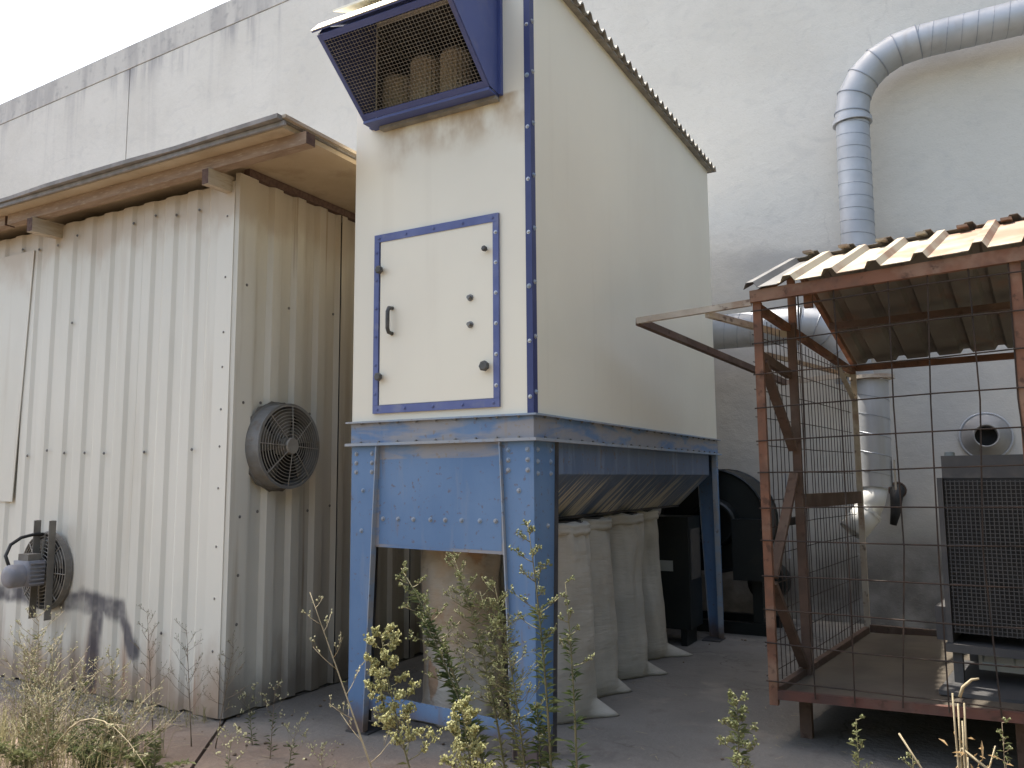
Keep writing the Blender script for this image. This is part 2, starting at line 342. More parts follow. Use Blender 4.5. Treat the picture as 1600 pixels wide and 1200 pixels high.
def corrugated(bm, o, eu, ev, en, prof, lv, th=.004, jag=None):
    """profile along eu, straight along ev, relief along en; a thin solid sheet. jag: random cut of the v=0 end"""
    o, eu, ev, en = map(Vector, (o, eu, ev, en)); A = []
    for (u, h) in prof:
        j = random.uniform(0, jag) if jag else 0
        p = o+eu*u+en*h
        A.append([bm.verts.new(p+ev*j), bm.verts.new(p+ev*lv), bm.verts.new(p+ev*lv-en*th), bm.verts.new(p+ev*j-en*th)])
    for a, b in zip(A, A[1:]):
        for i in range(4): bm.faces.new((a[i], b[i], b[(i+1) % 4], a[(i+1) % 4]))
    bm.faces.new(A[0]); bm.faces.new(A[-1][::-1])
def dome_mesh(name, r, h, mat, n=8):
    bm = NB(); lathe(bm, (0, 0, 0), (0, 0, 1), [(-.002, r*1.45), (h*.18, r*1.45), (h*.2, r), (h*.75, r*.9), (h, r*.5)], n, (True, True))
    bmesh.ops.recalc_face_normals(bm, faces=bm.faces)
    me = bpy.data.meshes.new(name); bm.to_mesh(me); bm.free(); me.materials.append(MT[mat]); return me
def toward(v): return Vector(v).to_track_quat('Z', 'Y')
NY, PX, PY, PZ = toward((0, -1, 0)), toward((1, 0, 0)), toward((0, 1, 0)), None

# ------------------------------------------------------------------ the setting: ground
bm = NB(); bmesh.ops.create_grid(bm, x_segments=60, y_segments=60, size=150)
for v in bm.verts: v.co.z = -.03+(0.0 if abs(v.co.x) < 14 and abs(v.co.y) < 14 else random.uniform(-.05, .02))
o = obj('ground', bm, 'earth'); o['kind'] = 'structure'
def slab(name, pts, z0=-.12, z1=0.0):
    bm = NB(); poly_prism(bm, [(x, y, z0) for x, y in pts], (0, 0, z1-z0)); o = obj(name, bm, 'yard'); o['kind'] = 'structure'; return o
jx, jy = .605, -.796     # joint direction
J0 = (-4.47, 4.06)
slab('concrete_yard', [(-4.46, 9.8), (-4.46, 4.06), (J0[0]+jx*2.0+.012, J0[1]+jy*2.0), (-2.0, 2.3), (1.5, 2.6), (4.6, 2.7), (4.6, 9.8)])
slab('concrete_apron', [(-14, 9.8), (-14, 3.35), (-9, 3.2), (-7.6, 3.3), (-6.4, 3.12), (-5.5, 3.2), (-4.9, 2.9), (-4.3, 2.6), (J0[0]+jx*2.0-.012, J0[1]+jy*2.0), (-4.484, 4.06), (-4.484, 9.8)], z1=.004)
# scrub-covered bank, added out of view to block low light, right and behind
MT['scrub'] = simple('blocking_bank_scrub', (.035, .045, .022), (.06, .06, .035), 1.5, .95, bump=.8, bscale=6)
bm = NB(); rows = []
path = [((4.2, 9.2), (1, 0)), ((4.1, 7), (1, 0)), ((4.2, 5), (1, 0)), ((4.3, 3), (1, 0)), ((4.3, 1), (1, -.1)), ((4.2, -1), (.95, -.3)), ((3.7, -3), (.8, -.6)), ((2.6, -4.8), (.55, -.8)), ((.8, -6), (.3, -.95)), ((-1.5, -6.6), (.1, -1)), ((-4, -7), (0, -1)), ((-7, -7.2), (-.1, -1)), ((-10, -7.4), (-.2, -1)), ((-14, -7.4), (-.3, -1))]
for i, ((x, y), (dx, dy)) in enumerate(path):
    row = []; hf = 1.0 if i < 9 else 1.0-.13*(i-8)
    for q, z in ((0, -.1), (.5, .8), (1.0, 2.0), (1.6, 3.3), (2.5, 4.6), (4, 5.6), (6.5, 6.2), (10, 6.0), (12, -.1)):
        row.append(bm.verts.new((x+dx*q+random.uniform(-.3, .3), y+dy*q+random.uniform(-.3, .3), (1.38*z*hf+random.uniform(-.35, .35)) if z > 0 else z)))
    rows.append(row)
for a, b in zip(rows, rows[1:]):
    for j in range(8): bm.faces.new((a[j], a[j+1], b[j+1], b[j]))
o = obj('light_blocking_bank', bm, 'scrub', smooth=True); o['kind'] = 'structure'
# dry straw and leaf litter
bm = NB(); rl = random.Random(77)
for i in range(900):
    q = rl.random()
    if q < .45: x = rl.uniform(-6.6, -4.5); y = 3.98-abs(rl.gauss(0, .16))
    elif q < .75: x = rl.uniform(-6, -1.2); y = rl.uniform(2.7, 3.6)
    else: x = rl.uniform(-4.4, 1.2); y = rl.uniform(3.4, 6.5)
    a = rl.uniform(0, 6.3); L = rl.uniform(.02, .09); z = .006+rl.uniform(0, .012)
    p = Vector((x, y, z)); d = Vector((math.cos(a), math.sin(a), rl.uniform(-.05, .12))); n_ = Vector((-d.y, d.x, 0))*rl.uniform(.0012, .004)
    f = [bm.verts.new(p-n_), bm.verts.new(p+n_), bm.verts.new(p+d*L+n_*.5), bm.verts.new(p+d*L-n_*.5)]; bm.faces.new(f)
o = obj('straw_litter', bm, 'stem_dry', kind='stuff'); o['label'] = 'dry straw litter scattered along the foot of the shed'; o['category'] = 'litter'
# small stones and clods lying about
bm = NB()
for i in range(260):
    x = random.uniform(-6, 1.4); y = random.uniform(2.9, 4.4) if random.random() < .7 else random.uniform(4.2, 9)
    s = random.uniform(.004, .016)
    m = Matrix.Translation((x, y, s*.4)) @ Matrix.Rotation(random.uniform(0, 6), 4, 'Z') @ Matrix.Diagonal((s, s*random.uniform(.6, 1.2), s*.6, 1))
    bmesh.ops.create_icosphere(bm, subdivisions=1, radius=1, matrix=m)
o = obj('gravel', bm, 'earth', kind='stuff'); o['label'] = 'loose gravel and clods strewn over the yard'; o['category'] = 'gravel'

# ------------------------------------------------------------------ factory building
YW = 9.8
T = thing('factory_building', 'tall grey rendered factory wall with a stained coping behind everything', 'building', (-3, YW, 0))
zw = lambda x: 10.39+.034*(x+11.3)                # the top edge falls a little towards the left
for x0, x1 in ((-44, -14.10), (-14.07, 16)):
    bm = NB(); poly_prism(bm, [(x0, YW, -.2), (x1, YW, -.2), (x1, YW, zw(x1)-.502), (x0, YW, zw(x0)-.502)], (0, .3, 0)); obj('wall_panel', bm, 'wall', T)
bm = NB(); poly_prism(bm, [(-44, YW-.010, zw(-44)-.49), (16, YW-.010, zw(16)-.49), (16, YW-.010, zw(16)), (-44, YW-.010, zw(-44))], (0, .36, 0)); obj('coping', bm, 'cap', T)
bm = NB(); box(bm, (-44, YW+.301, -.2), (16, YW+14, 8.7)); obj('building_block', bm, 'wall', T)
# ------------------------------------------------------------------ corrugated shed
SX, SY, SH = -4.48, 4.03, 3.79
T = thing('corrugated_shed', 'cream corrugated metal shed with boarded overhanging roof and spray-paint marks', 'shed', (SX, SY, 0))
Z0 = .004
x = SX-.03; wsh = 1.0; n = 0
while x > -10.6:                                     # front sheets, ribs stand towards the camera
    prof = rib_profile(wsh+.03, .25, .10, .034, .019, .02)
    bm = NB(); corrugated(bm, (x-wsh, SY-(.0015 if n % 2 else 0), Z0), (1, 0, 0), (0, 0, 1), (0, -1, 0), prof, SH-Z0-.02, jag=.02)
    obj('wall_sheet', bm, 'shed_front', T); x -= wsh; n += 1
y = SY+.09; n = 0
while y < 9.2:                                       # side sheets
    prof = rib_profile(1.02, .25, .085, .03, .034, .05)
    bm = NB(); corrugated(bm, (SX-(.0015 if n % 2 else 0), y, Z0), (0, 1, 0), (0, 0, 1), (1, 0, 0), prof, SH-Z0+.1, jag=.02)
    obj('wall_sheet', bm, 'shed_side', T); y += 1.0; n += 1
bm = NB(); poly_prism(bm, [(SX-.16, SY-.040, .02), (SX+.012, SY-.048, .02), (SX+.012, SY-.043, .02), (SX-.16, SY-.035, .02)], (0, 0, SH-.06)); obj('corner_flashing', bm, 'shed_front', T)
bm = NB(); poly_prism(bm, [(SX+.010, SY-.042, .02), (SX+.044, SY-.03, .02), (SX+.044, SY+.13, .02), (SX+.038, SY+.13, .02), (SX+.036, SY-.026, .02), (SX+.006, SY-.038, .02)], (0, 0, SH)); obj('corner_flashing', bm, 'shed_side', T)
bm = NB(); box(bm, (-10.5, SY+.045, .03), (SX-.05, 9.7, SH)); obj('inner_frame', bm, 'dark_in', T)
# loose cover sheet at the left
bm = NB(); poly_prism(bm, [(-6.93, SY-.031, 3.60), (-7.03, SY-.031, 1.44), (-8.2, SY-.031, 1.44), (-8.2, SY-.031, 3.60)], (0, .007, 0)); bevel(bm, .002); obj('cover_sheet', bm, 'shed_front', T)
# roof deck: felt over boards
bm = NB()
ex = [i*.5 for i in range(0, 15)]
fr = [(-3.70-e, 3.63+random.uniform(-.014, .014)) for e in ex]
pts = [(-3.70, 9.7)]+fr+[(-10.8, 3.66), (-10.8, 9.7)]
poly_prism(bm, [(a, b, 3.905) for a, b in pts], (0, 0, .030)); obj('roof_felt', bm, 'roofing', T)
for i in range(6):                                   # soffit boards
    bm = NB(); x1 = -3.72-i*1.22; box(bm, (x1-1.217, 3.69, 3.87), (x1, 9.68, 3.903)); obj('soffit_board', bm, 'soffit', T)
bm = NB(); bar(bm, (-3.684, 3.66, 3.928), (-3.684, 9.7, 3.928), .03, .022); obj('roof_edge_strip', bm, 'timber_pale', T)
bm = NB(); bar(bm, (-3.68, 3.67, 3.885), (-7.1, 3.67, 3.885), .02, .03); obj('roof_edge_strip', bm, 'roofing', T)
def beam(p, q, wd, ht, mat='timber'):
    bm = NB(); bar(bm, p, q, wd, ht); bevel(bm, .004, 1); b = obj('timber_beam', bm, mat, T)
    d = (Vector(q)-Vector(p)).normalized()
    bm = NB(); bar(bm, Vector(q)+d*.001, Vector(q)+d*.003, wd*.94, ht*.94); obj('end_grain', bm, 'timber_end', b); return b
beam((-7.0, 3.84, 3.825), (-3.62, 3.84, 3.825), .085, .085)              # purlin under the front eave
beam((-4.53, 5.0, 3.75), (-4.53, 3.77, 3.725), .065, .115, 'timber_pale')    # cantilevered rafter at the corner
beam((-6.62, 5.0, 3.74), (-6.62, 3.77, 3.715), .075, .12, 'timber_pale')
beam((-10.2, 3.84, 3.825), (-7.04, 3.84, 3.825), .085, .085)
bm = NB(); bar(bm, (SX+.02, SY+.05, 3.84), (SX+.02, 9.6, 3.84), .06, .055); obj('wall_plate', bm, 'timber_end', T)
SCREW = dome_mesh('shed_screw', .008, .008, 'screw')
for i in range(13):                                  # screws: rows at rail heights, on the crests
    for zz in (1.83, 3.62, 2.9, .55):
        if random.random() < (.75 if zz in (1.83, 3.62) else .3):
            inst('screw', SCREW, T, (SX-.03-i*.25-.10+random.uniform(-.02, .02), SY-.021, zz+random.uniform(-.03, .03)), NY)
for zz in (.45, .8, 1.15, 1.55, 1.84, 2.1, 2.4, 2.65, 3.05, 3.5): inst('screw', SCREW, T, (SX-.06, SY-.043, zz), NY)
for zz in (.62, .95, 1.35, 2.15, 3.0): inst('screw', SCREW, T, (SX+.044, SY+.06, zz), PX)
for yy in (4.36, 4.62, 4.87, 5.12):
    for zz in (1.4, 2.15, 2.95):
        if random.random() < .7: inst('screw', SCREW, T, (SX+.036, yy-.1, zz+random.uniform(-.05, .05)), PX)

# ------------------------------------------------------------------ fans
def ring_pts(c, axis, r, n=40):
    d, s, u = frame(axis); c = Vector(c); return [c+r*(math.cos(2*PI*j/n)*s+math.sin(2*PI*j/n)*u) for j in range(n)]
def fan_guard(T, c, axis, rad, rings, spokes, hub, mat, rw=.0028):
    d, s, u = frame(axis); c = Vector(c)
    for i in range(rings):
        r = hub+(rad-hub)*(i+1)/rings
        bm = NB(); tube(bm, ring_pts(c+d*(.02*(1-(r/rad)**2)), axis, r), rw, 5, True); obj('guard_ring', bm, mat, T, True)
    for i in range(spokes):
        a = 2*PI*i/spokes+.05; v = math.cos(a)*s+math.sin(a)*u
        bm = NB(); tube(bm, [c+v*hub*.8+d*.026, c+v*(rad*.55)+d*.018, c+v*rad+d*.004], rw*1.25, 5); obj('guard_spoke', bm, mat, T)
def fan_blades(T, c, axis, rad, n, hub):
    d, s, u = frame(axis); c = Vector(c)
    for i in range(n):
        bm = NB(); th = .004; rows = []
        for t in (0, .35, .7, 1):
            r = hub+(rad-hub)*t; row = []
            for q in (-.5, 0, .5):
                a = 2*PI*i/n+q*.75*(1-.15*t)+.2*t; pitch = q*(.085 if rad > .265 else .03)
                p = c+r*(math.cos(a)*s+math.sin(a)*u)+d*pitch; row.append(p)
            rows.append(row)
        A = [[bm.verts.new(p) for p in row] for row in rows]; B = [[bm.verts.new(p+d*th) for p in row] for row in rows]
        for G, fl in ((A, 0), (B, 1)):
            for r0, r1 in zip(G, G[1:]):
                for k_ in range(2):
                    f = (r0[k_], r0[k_+1], r1[k_+1], r1[k_]); bm.faces.new(f if fl else f[::-1])
        rim = lambda G: [G[0][0], G[0][1], G[0][2], G[1][2], G[2][2], G[3][2], G[3][1], G[3][0], G[2][0], G[1][0]]
        ra, rb = rim(A), rim(B)
        for j in range(10): bm.faces.new((ra[j], ra[(j+1) % 10], rb[(j+1) % 10], rb[j]))
        obj('blade', bm, 'blade', T, True)
FC = Vector((-4.315, 4.43, 1.85))
T = thing('extractor_fan', 'round grey extractor fan with ring guard on the shed side wall', 'fan', FC)
bm = NB(); lathe(bm, FC, (1, 0, 0), [(-.125, .33), (-.12, .308), (-.02, .302), (.0, .312), (.006, .312), (.006, .29), (-.115, .285)], 48); obj('fan_drum', bm, 'fan_grey', T, False)
bm = NB(); d, s, u = frame((1, 0, 0)); npt = 16; pts = []
for j in range(npt*2):
    a = PI*j/npt; r = .338 if j % 2 else .322; pts.append(FC+Vector((-.135, 0, 0))+r*(math.cos(a)*s+math.sin(a)*u))
poly_prism(bm, pts, (.012, 0, 0)); obj('mounting_plate', bm, 'fan_dark', T)
bm = NB(); lathe(bm, FC, (1, 0, 0), [(-.112, .284), (-.110, .0001)], 32); obj('back_disc', bm, 'fan_black', T)
fan_blades(T, FC+Vector((-.06, 0, 0)), (1, 0, 0), .275, 5, .06)
bm = NB(); lathe(bm, FC, (1, 0, 0), [(-.105, .062), (.026, .062), (.036, .056), (.036, .0001)], 28); obj('hub', bm, 'fan_ring', T)
fan_guard(T, FC+Vector((.004, 0, 0)), (1, 0, 0), .295, 10, 8, .062, 'fan_ring')

FC = Vector((-6.46, 3.955, .90))
T = thing('exhaust_fan', 'dirty exhaust fan with external motor low on the shed front', 'fan', FC)
bm = NB(); lathe(bm, FC, (0, -1, 0), [(-.04, .31), (-.036, .305), (.0, .30), (.004, .285), (-.036, .285)], 40); obj('fan_drum', bm, 'fan_dark', T)
bm = NB(); lathe(bm, FC, (0, -1, 0), [(-.034, .284), (-.032, .0001)], 32); obj('back_disc', bm, 'fan_black', T)
fan_blades(T, FC+Vector((0, .012, 0)), (0, -1, 0), .26, 5, .05)
fan_guard(T, FC+Vector((0, -.004, 0)), (0, -1, 0), .295, 9, 8, .05, 'fan_ring', .0034)
for dx in (-.07, .13):
    bm = NB(); xx = FC.x+dx
    poly_prism(bm, [(xx, FC.y-.03, .54), (xx+.055, FC.y-.03, .54), (xx+.055, FC.y-.085, .54), (xx+.048, FC.y-.085, .54), (xx+.048, FC.y-.037, .54), (xx, FC.y-.037, .54)], (0, 0, .76)); obj('mounting_bar', bm, 'fan_dark', T)
bm = NB(); box(bm, (FC.x-.03, FC.y-.22, FC.z-.09), (FC.x+.17, FC.y-.09, FC.z+.10)); bevel(bm, .02, 2); mo = obj('motor', bm, 'motor', T, True)
for j in range(6):
    bm = NB(); zz = FC.z-.075+j*.03; box(bm, (FC.x+.1705, FC.y-.21, zz), (FC.x+.182, FC.y-.10, zz+.009)); obj('cooling_fin', bm, 'motor', mo)
bm = NB(); lathe(bm, FC+Vector((.07, -.219, -.01)), (0, -1, 0), [(0, .088), (.085, .088), (.105, .075), (.11, .03), (.11, .0001)], 28); obj('motor_cap', bm, 'motor', mo, True)
bm = NB(); box(bm, (FC.x+.01, FC.y-.21, FC.z+.1005), (FC.x+.14, FC.y-.11, FC.z+.15)); bevel(bm, .008); obj('terminal_box', bm, 'fan_dark', mo)
bm = NB(); tube(bm, [FC+Vector(p) for p in ((.03, -.29, .07), (-.02, -.29, .14), (-.05, -.24, .22), (-.05, -.16, .27), (-.02, -.08, .29), (.01, -.02, .29))], .013, 8); obj('cable', bm, 'hose', T, True)

# ------------------------------------------------------------------ dust collector
FX, FY, FWD, FD = -2.195, 4.227, 1.363, 4.08
LX, BY = FX-FWD, FY+FD
ZA, ZB, ZT = 1.831, 1.977, 4.84
T = thing('dust_collector', 'tall cream dust collector on blue riveted legs with a mesh-fronted hood', 'dust collector', ((FX+LX)/2, (FY+BY)/2, 0))
# the cabinet shell: front panel has an opening behind the hood
HX0, HX1, HZ0, HZ1 = -3.388, -2.416, 4.05, 4.74
bm = NB()
ys = (FY, FY+.008)
def ringpanel(bm, outer, hole, y0, y1):
    (ax, az, bx, bz), (cx, cz, dx, dz) = outer, hole
    for yy in (y0, y1):
        o_ = [bm.verts.new((x, yy, z)) for x, z in ((ax, az), (bx, az), (bx, bz), (ax, bz))]
        i_ = [bm.verts.new((x, yy, z)) for x, z in ((cx, cz), (dx, cz), (dx, dz), (cx, dz))]
        for j in range(4): bm.faces.new((o_[j], o_[(j+1) % 4], i_[(j+1) % 4], i_[j]))
        if yy == y0: O, I = o_, i_
    for j in range(4):
        bm.faces.new((O[j], O[(j+1) % 4], o_[(j+1) % 4], o_[j])); bm.faces.new((I[j], I[(j+1) % 4], i_[(j+1) % 4], i_[j]))
ringpanel(bm, (LX, ZB+.006, FX-.026, ZT), (HX0, HZ0, HX1, HZ1), *ys); obj('front_panel', bm, 'panel', T)
bm = NB(); box(bm, (FX-.04, FY+.026, ZB+.006), (FX, BY-.03, ZT)); obj('side_panel', bm, 'panel', T)
bm = NB(); box(bm, (LX, FY+.009, ZB+.006), (LX+.04, BY-.03, ZT)); obj('side_panel', bm, 'panel', T)
bm = NB(); box(bm, (LX+.002, BY-.029, ZB+.006), (FX-.002, BY, ZT)); obj('back_panel', bm, 'panel', T)
for xa, xb in ((LX+.041, LX+.045), (FX-.045, FX-.041)):
    bm = NB(); box(bm, (xa, FY+.05, 3.93), (xb, FY+.89, ZT-.06)); obj('shade_liner', bm, 'dark_in', T)  # added dark liners; the cabinet's inner shade is put into their colour
bm = NB(); box(bm, (LX+.041, FY+.9, ZB+.05), (FX-.041, FY+.94, ZT-.02)); obj('inner_partition', bm, 'dark_in', T)
bm = NB(); box(bm, (LX+.041, FY+.041, 3.88), (FX-.041, FY+.89, 3.92)); obj('cartridge_deck', bm, 'dark_in', T)
for i, (cx, h) in enumerate(((-3.37, .52), (-3.13, .60), (-2.88, .59))):
    bm = NB(); lathe(bm, (cx, FY+.22, 3.921), (0, 0, 1), [(0, .105), (h-.03, .105), (h, .09), (h, .0001)], 40)
    for v in bm.verts:
        dx, dy = v.co.x-cx, v.co.y-FY-.22; a = math.atan2(dy, dx); f = 1+.03*math.cos(20*a); v.co.x = cx+dx*f; v.co.y = FY+.22+dy*f
    obj('filter_cartridge', bm, 'cartridge', T)
bm = NB(); box(bm, (LX+.041, FY+.041, ZT-.05), (FX-.041, BY-.031, ZT-.03)); obj('ceiling_plate', bm, 'dark_in', T)
bm = NB(); box(bm, (-3.42, BY+.002, 2.2), (-2.44, BY+.66, 4.80)); bevel(bm, .01, 1); obj('sun_blocker_box', bm, 'panel', T)  # added box hidden behind the collector, keeps a sun stripe off the ground
# roof sheet, ribs run across; its cut edge shows along the right side
prof = rib_profile(FD+.16, .133, .03, .03, .040, .1)
bm = NB(); corrugated(bm, (LX-.08, FY-.06, ZT+.022), (0, 1, 0), (1, 0, 0), (0, 0, 1), prof, FWD+.15, .012); obj('roof_sheet', bm, 'roof_metal', T)
bm = NB(); box(bm, (FX-.02, FY-.05, ZT+.001), (FX+.045, BY+.06, ZT+.017)); obj('roof_trim', bm, 'roof_metal', T)
# navy corner trim
bm = NB(); poly_prism(bm, [(FX-.036, FY-.006, ZB+.007), (FX+.006, FY-.006, ZB+.007), (FX+.006, FY+.05, ZB+.007), (FX+.0005, FY+.05, ZB+.007), (FX+.0005, FY-.0005, ZB+.007), (FX-.036, FY-.0005, ZB+.007)], (0, 0, ZT-ZB-.02)); ct = obj('corner_trim', bm, 'navy', T)
BRIGHT = dome_mesh('bright_bolt', .009, .01, 'bolt_bright'); BLUEB = dome_mesh('blue_bolt', .011, .013, 'blue_edge'); FRB = dome_mesh('frame_rivet', .009, .007, 'door_frame'); DARKB = dome_mesh('dark_bolt', .009, .012, 'screw')
for i in range(9):
    z = 2.08+i*.333
    if z < ZT: inst('bolt', BRIGHT if i % 4 != 2 else BLUEB, ct, (FX-.016, FY-.006, z), NY); inst('bolt', BLUEB, ct, (FX+.006, FY+.026, z+.03), PX)
# door with its frame
D = NB(); box(D, (-3.325, FY-.012, 2.085), (-2.452, FY-.0005, 3.185)); bevel(D, .003, 1); door = obj('door', D, 'panel', T)
dz0, dz1, dx0, dx1, wd = 2.03, 3.232, -3.375, -2.415, .052
for a, b in (((dx0, dz0), (dx1, dz0+wd)), ((dx0, dz1-wd), (dx1, dz1)), ((dx0, dz0+wd+.001), (dx0+wd-.012, dz1-wd-.001)), ((dx1-wd+.012, dz0+wd+.001), (dx1, dz1-wd-.001))):
    bm = NB(); box(bm, (a[0], FY-.018, a[1]), (b[0], FY-.001, b[1])); bevel(bm, .002, 1); obj('frame', bm, 'door_frame', door)
for i in range(5):
    for zz in (dz0+.026, dz1-.026): inst('rivet', FRB, door, (dx0+.04+i*.22, FY-.018, zz), NY)
for i in range(6):
    for xx in (dx0+.02, dx1-.02): inst('rivet', FRB if xx < -3 else BRIGHT, door, (xx, FY-.018, 2.16+i*.19), NY)
bm = NB()
tube(bm, [(-3.225, FY-.01, 2.72), (-3.225, FY-.05, 2.715), (-3.225, FY-.062, 2.69), (-3.225, FY-.062, 2.58), (-3.225, FY-.05, 2.555), (-3.225, FY-.01, 2.55)], .0135, 8); obj('handle', bm, 'black_plastic', door, True)
for kx, kz, r in ((-3.315, 2.985, .028), (-3.312, 2.268, .028), (-2.505, 2.28, .033), (-2.50, 3.01, .018)):
    bm = NB(); lathe(bm, (kx, FY-.018, kz), (0, -1, 0), [(0, r*.5), (.014, r*.5), (.016, r), (.034, r), (.04, r*.7), (.04, .0001)], 7); obj('knob', bm, 'black_plastic', door)
for kz in (2.72, 2.55):
    bm = NB(); lathe(bm, (-2.62, FY-.012, kz), (0, -1, 0), [(0, .022), (.005, .022), (.006, .012), (.03, .012), (.03, .0001)], 10); obj('lock_stud', bm, 'screw', door)
# hood
hl, hr = -3.40, -2.405
hb, ht = Vector((0, FY-.125, 4.005)), Vector((0, 3.64, 4.385))   # bottom and top front edges (y,z)
H = NB(); pts = [(hr, FY-.001, 3.995), (hr, hb.y, hb.z-.0), (hr, ht.y, ht.z), (hr, ht.y+.06, 4.47), (hr, FY-.001, 4.76)]
poly_prism(H, pts, (-.006, 0, 0)); hood = obj('hood', H, 'navy_hood', T)
H = NB(); poly_prism(H, [(hl+.006, p[1], p[2]) for p in pts], (-.006, 0, 0)); obj('cheek', H, 'navy_hood', hood)
for dv, nm in ((0, 'cheek_flange'),):
    for xx, sg in ((hr, 1), (hl, -1)):
        bm = NB(); box(bm, (xx+sg*.0005 if sg > 0 else xx-.022, FY-.03, 3.99), (xx+.022 if sg > 0 else xx-.0005, FY-.0008, 4.76)); obj(nm, bm, 'navy_hood', hood)
bm = NB(); poly_prism(bm, [(hl-.02, ht.y-.02, ht.z+.012), (hl-.02, ht.y+.05, 4.476), (hl-.02, FY-.002, 4.766), (hl-.02, FY-.002, 4.774), (hl-.02, ht.y+.045, 4.484), (hl-.02, ht.y-.025, ht.z+.018)], (hr-hl+.04, 0, 0)); obj('hood_top', bm, 'navy_hood', hood)
bm = NB(); poly_prism(bm, [(hl-.022, ht.y-.028, ht.z+.0185), (hl-.022, ht.y+.043, 4.4845), (hl-.022, FY-.002, 4.775), (hl-.022, FY-.002, 4.78), (hl-.022, ht.y+.04, 4.49), (hl-.022, ht.y-.032, ht.z+.022)], (hr-hl+.044, 0, 0)); obj('hood_cover', bm, 'panel', hood)
bm = NB(); poly_prism(bm, [(hl+.04, ht.y+.10, 4.585), (hl+.04, FY-.002, 4.815), (hl+.04, FY-.002, 4.825), (hl+.04, ht.y+.10, 4.60)], (hr-hl-.1, 0, 0)); obj('rain_plate', bm, 'panel', hood)
bm = NB(); box(bm, (hl+.0065, hb.y-.005, 3.98), (hr-.0065, FY-.001, 3.998)); obj('hood_sill', bm, 'navy_hood', hood)
bm = NB(); box(bm, (hl+.08, FY-.05, 3.955), (hr-.005, FY-.001, 3.978)); obj('drip_rail', bm, 'roof_metal', hood)
dirv = (ht-hb).normalized(); nrm = Vector((0, -dirv.z, dirv.y)); Lh = (ht-hb).length
def hp(x, t, o=0.0): return Vector((x, hb.y+dirv.y*t+nrm.y*o, hb.z+dirv.z*t+nrm.z*o))
for a, b in ((hp(hl+.03, .02), hp(hr-.03, .02)), (hp(hl+.03, Lh-.02), hp(hr-.03, Lh-.02)), (hp(hl+.02, 0), hp(hl+.02, Lh)), (hp(hr-.02, 0), hp(hr-.02, Lh))):
    bm = NB(); bar(bm, a, b, .04 if abs(a.x-b.x) > .1 else .028, .012, nrm); obj('screen_frame', bm, 'navy_hood', hood)
bm = NB(); nx, nz = 38, 25
for i in range(nx+1):
    x = hl+.035+(hr-hl-.07)*i/nx; bar(bm, hp(x, .03, .002), hp(x, Lh-.03, .002), .0017, .0017, nrm)
for j in range(nz+1):
    t = .03+(Lh-.06)*j/nz; bar(bm, hp(hl+.03, t, -.001), hp(hr-.03, t, -.001), .0017, .0017, nrm)
obj('wire_screen', bm, 'hood_wire', hood, kind='stuff')
# base frame: beams with flanges
def beam_ring(name, z0, z1, out, mat):
    for a, b in (((LX-out, FY-out, z0), (FX+out, FY+.02, z1)), ((FX-.02, FY+.0205, z0), (FX+out, BY+out, z1)), ((LX-out, FY+.0205, z0), (LX+.02, BY+out, z1)), ((LX+.0205, BY-.02, z0), (FX-.0205, BY+out, z1))):
        bm = NB(); box(bm, a, b); bevel(bm, .002, 1); obj(name, bm, mat, T)
beam_ring('base_beam', ZA+.0085, ZB-.0065, .004, 'blue_beam')
beam_ring('flange', ZB-.006, ZB+.005, .032, 'blue_edge')
beam_ring('flange', ZA-.010, ZA+.008, .034, 'blue_edge')
for i in range(9):
    x = LX+.09+i*.148
    inst('bolt', DARKB, T, (x, FY-.018, ZA+.008)); inst('bolt', DARKB, T, (x, FY-.018, ZB-.006), toward((0, 0, -1)))
for i in range(22):
    y = FY+.12+i*.18
    inst('bolt', DARKB, T, (FX+.018, y, ZA+.008)); inst('bolt', DARKB, T, (FX+.018, y, ZB-.006), toward((0, 0, -1)))
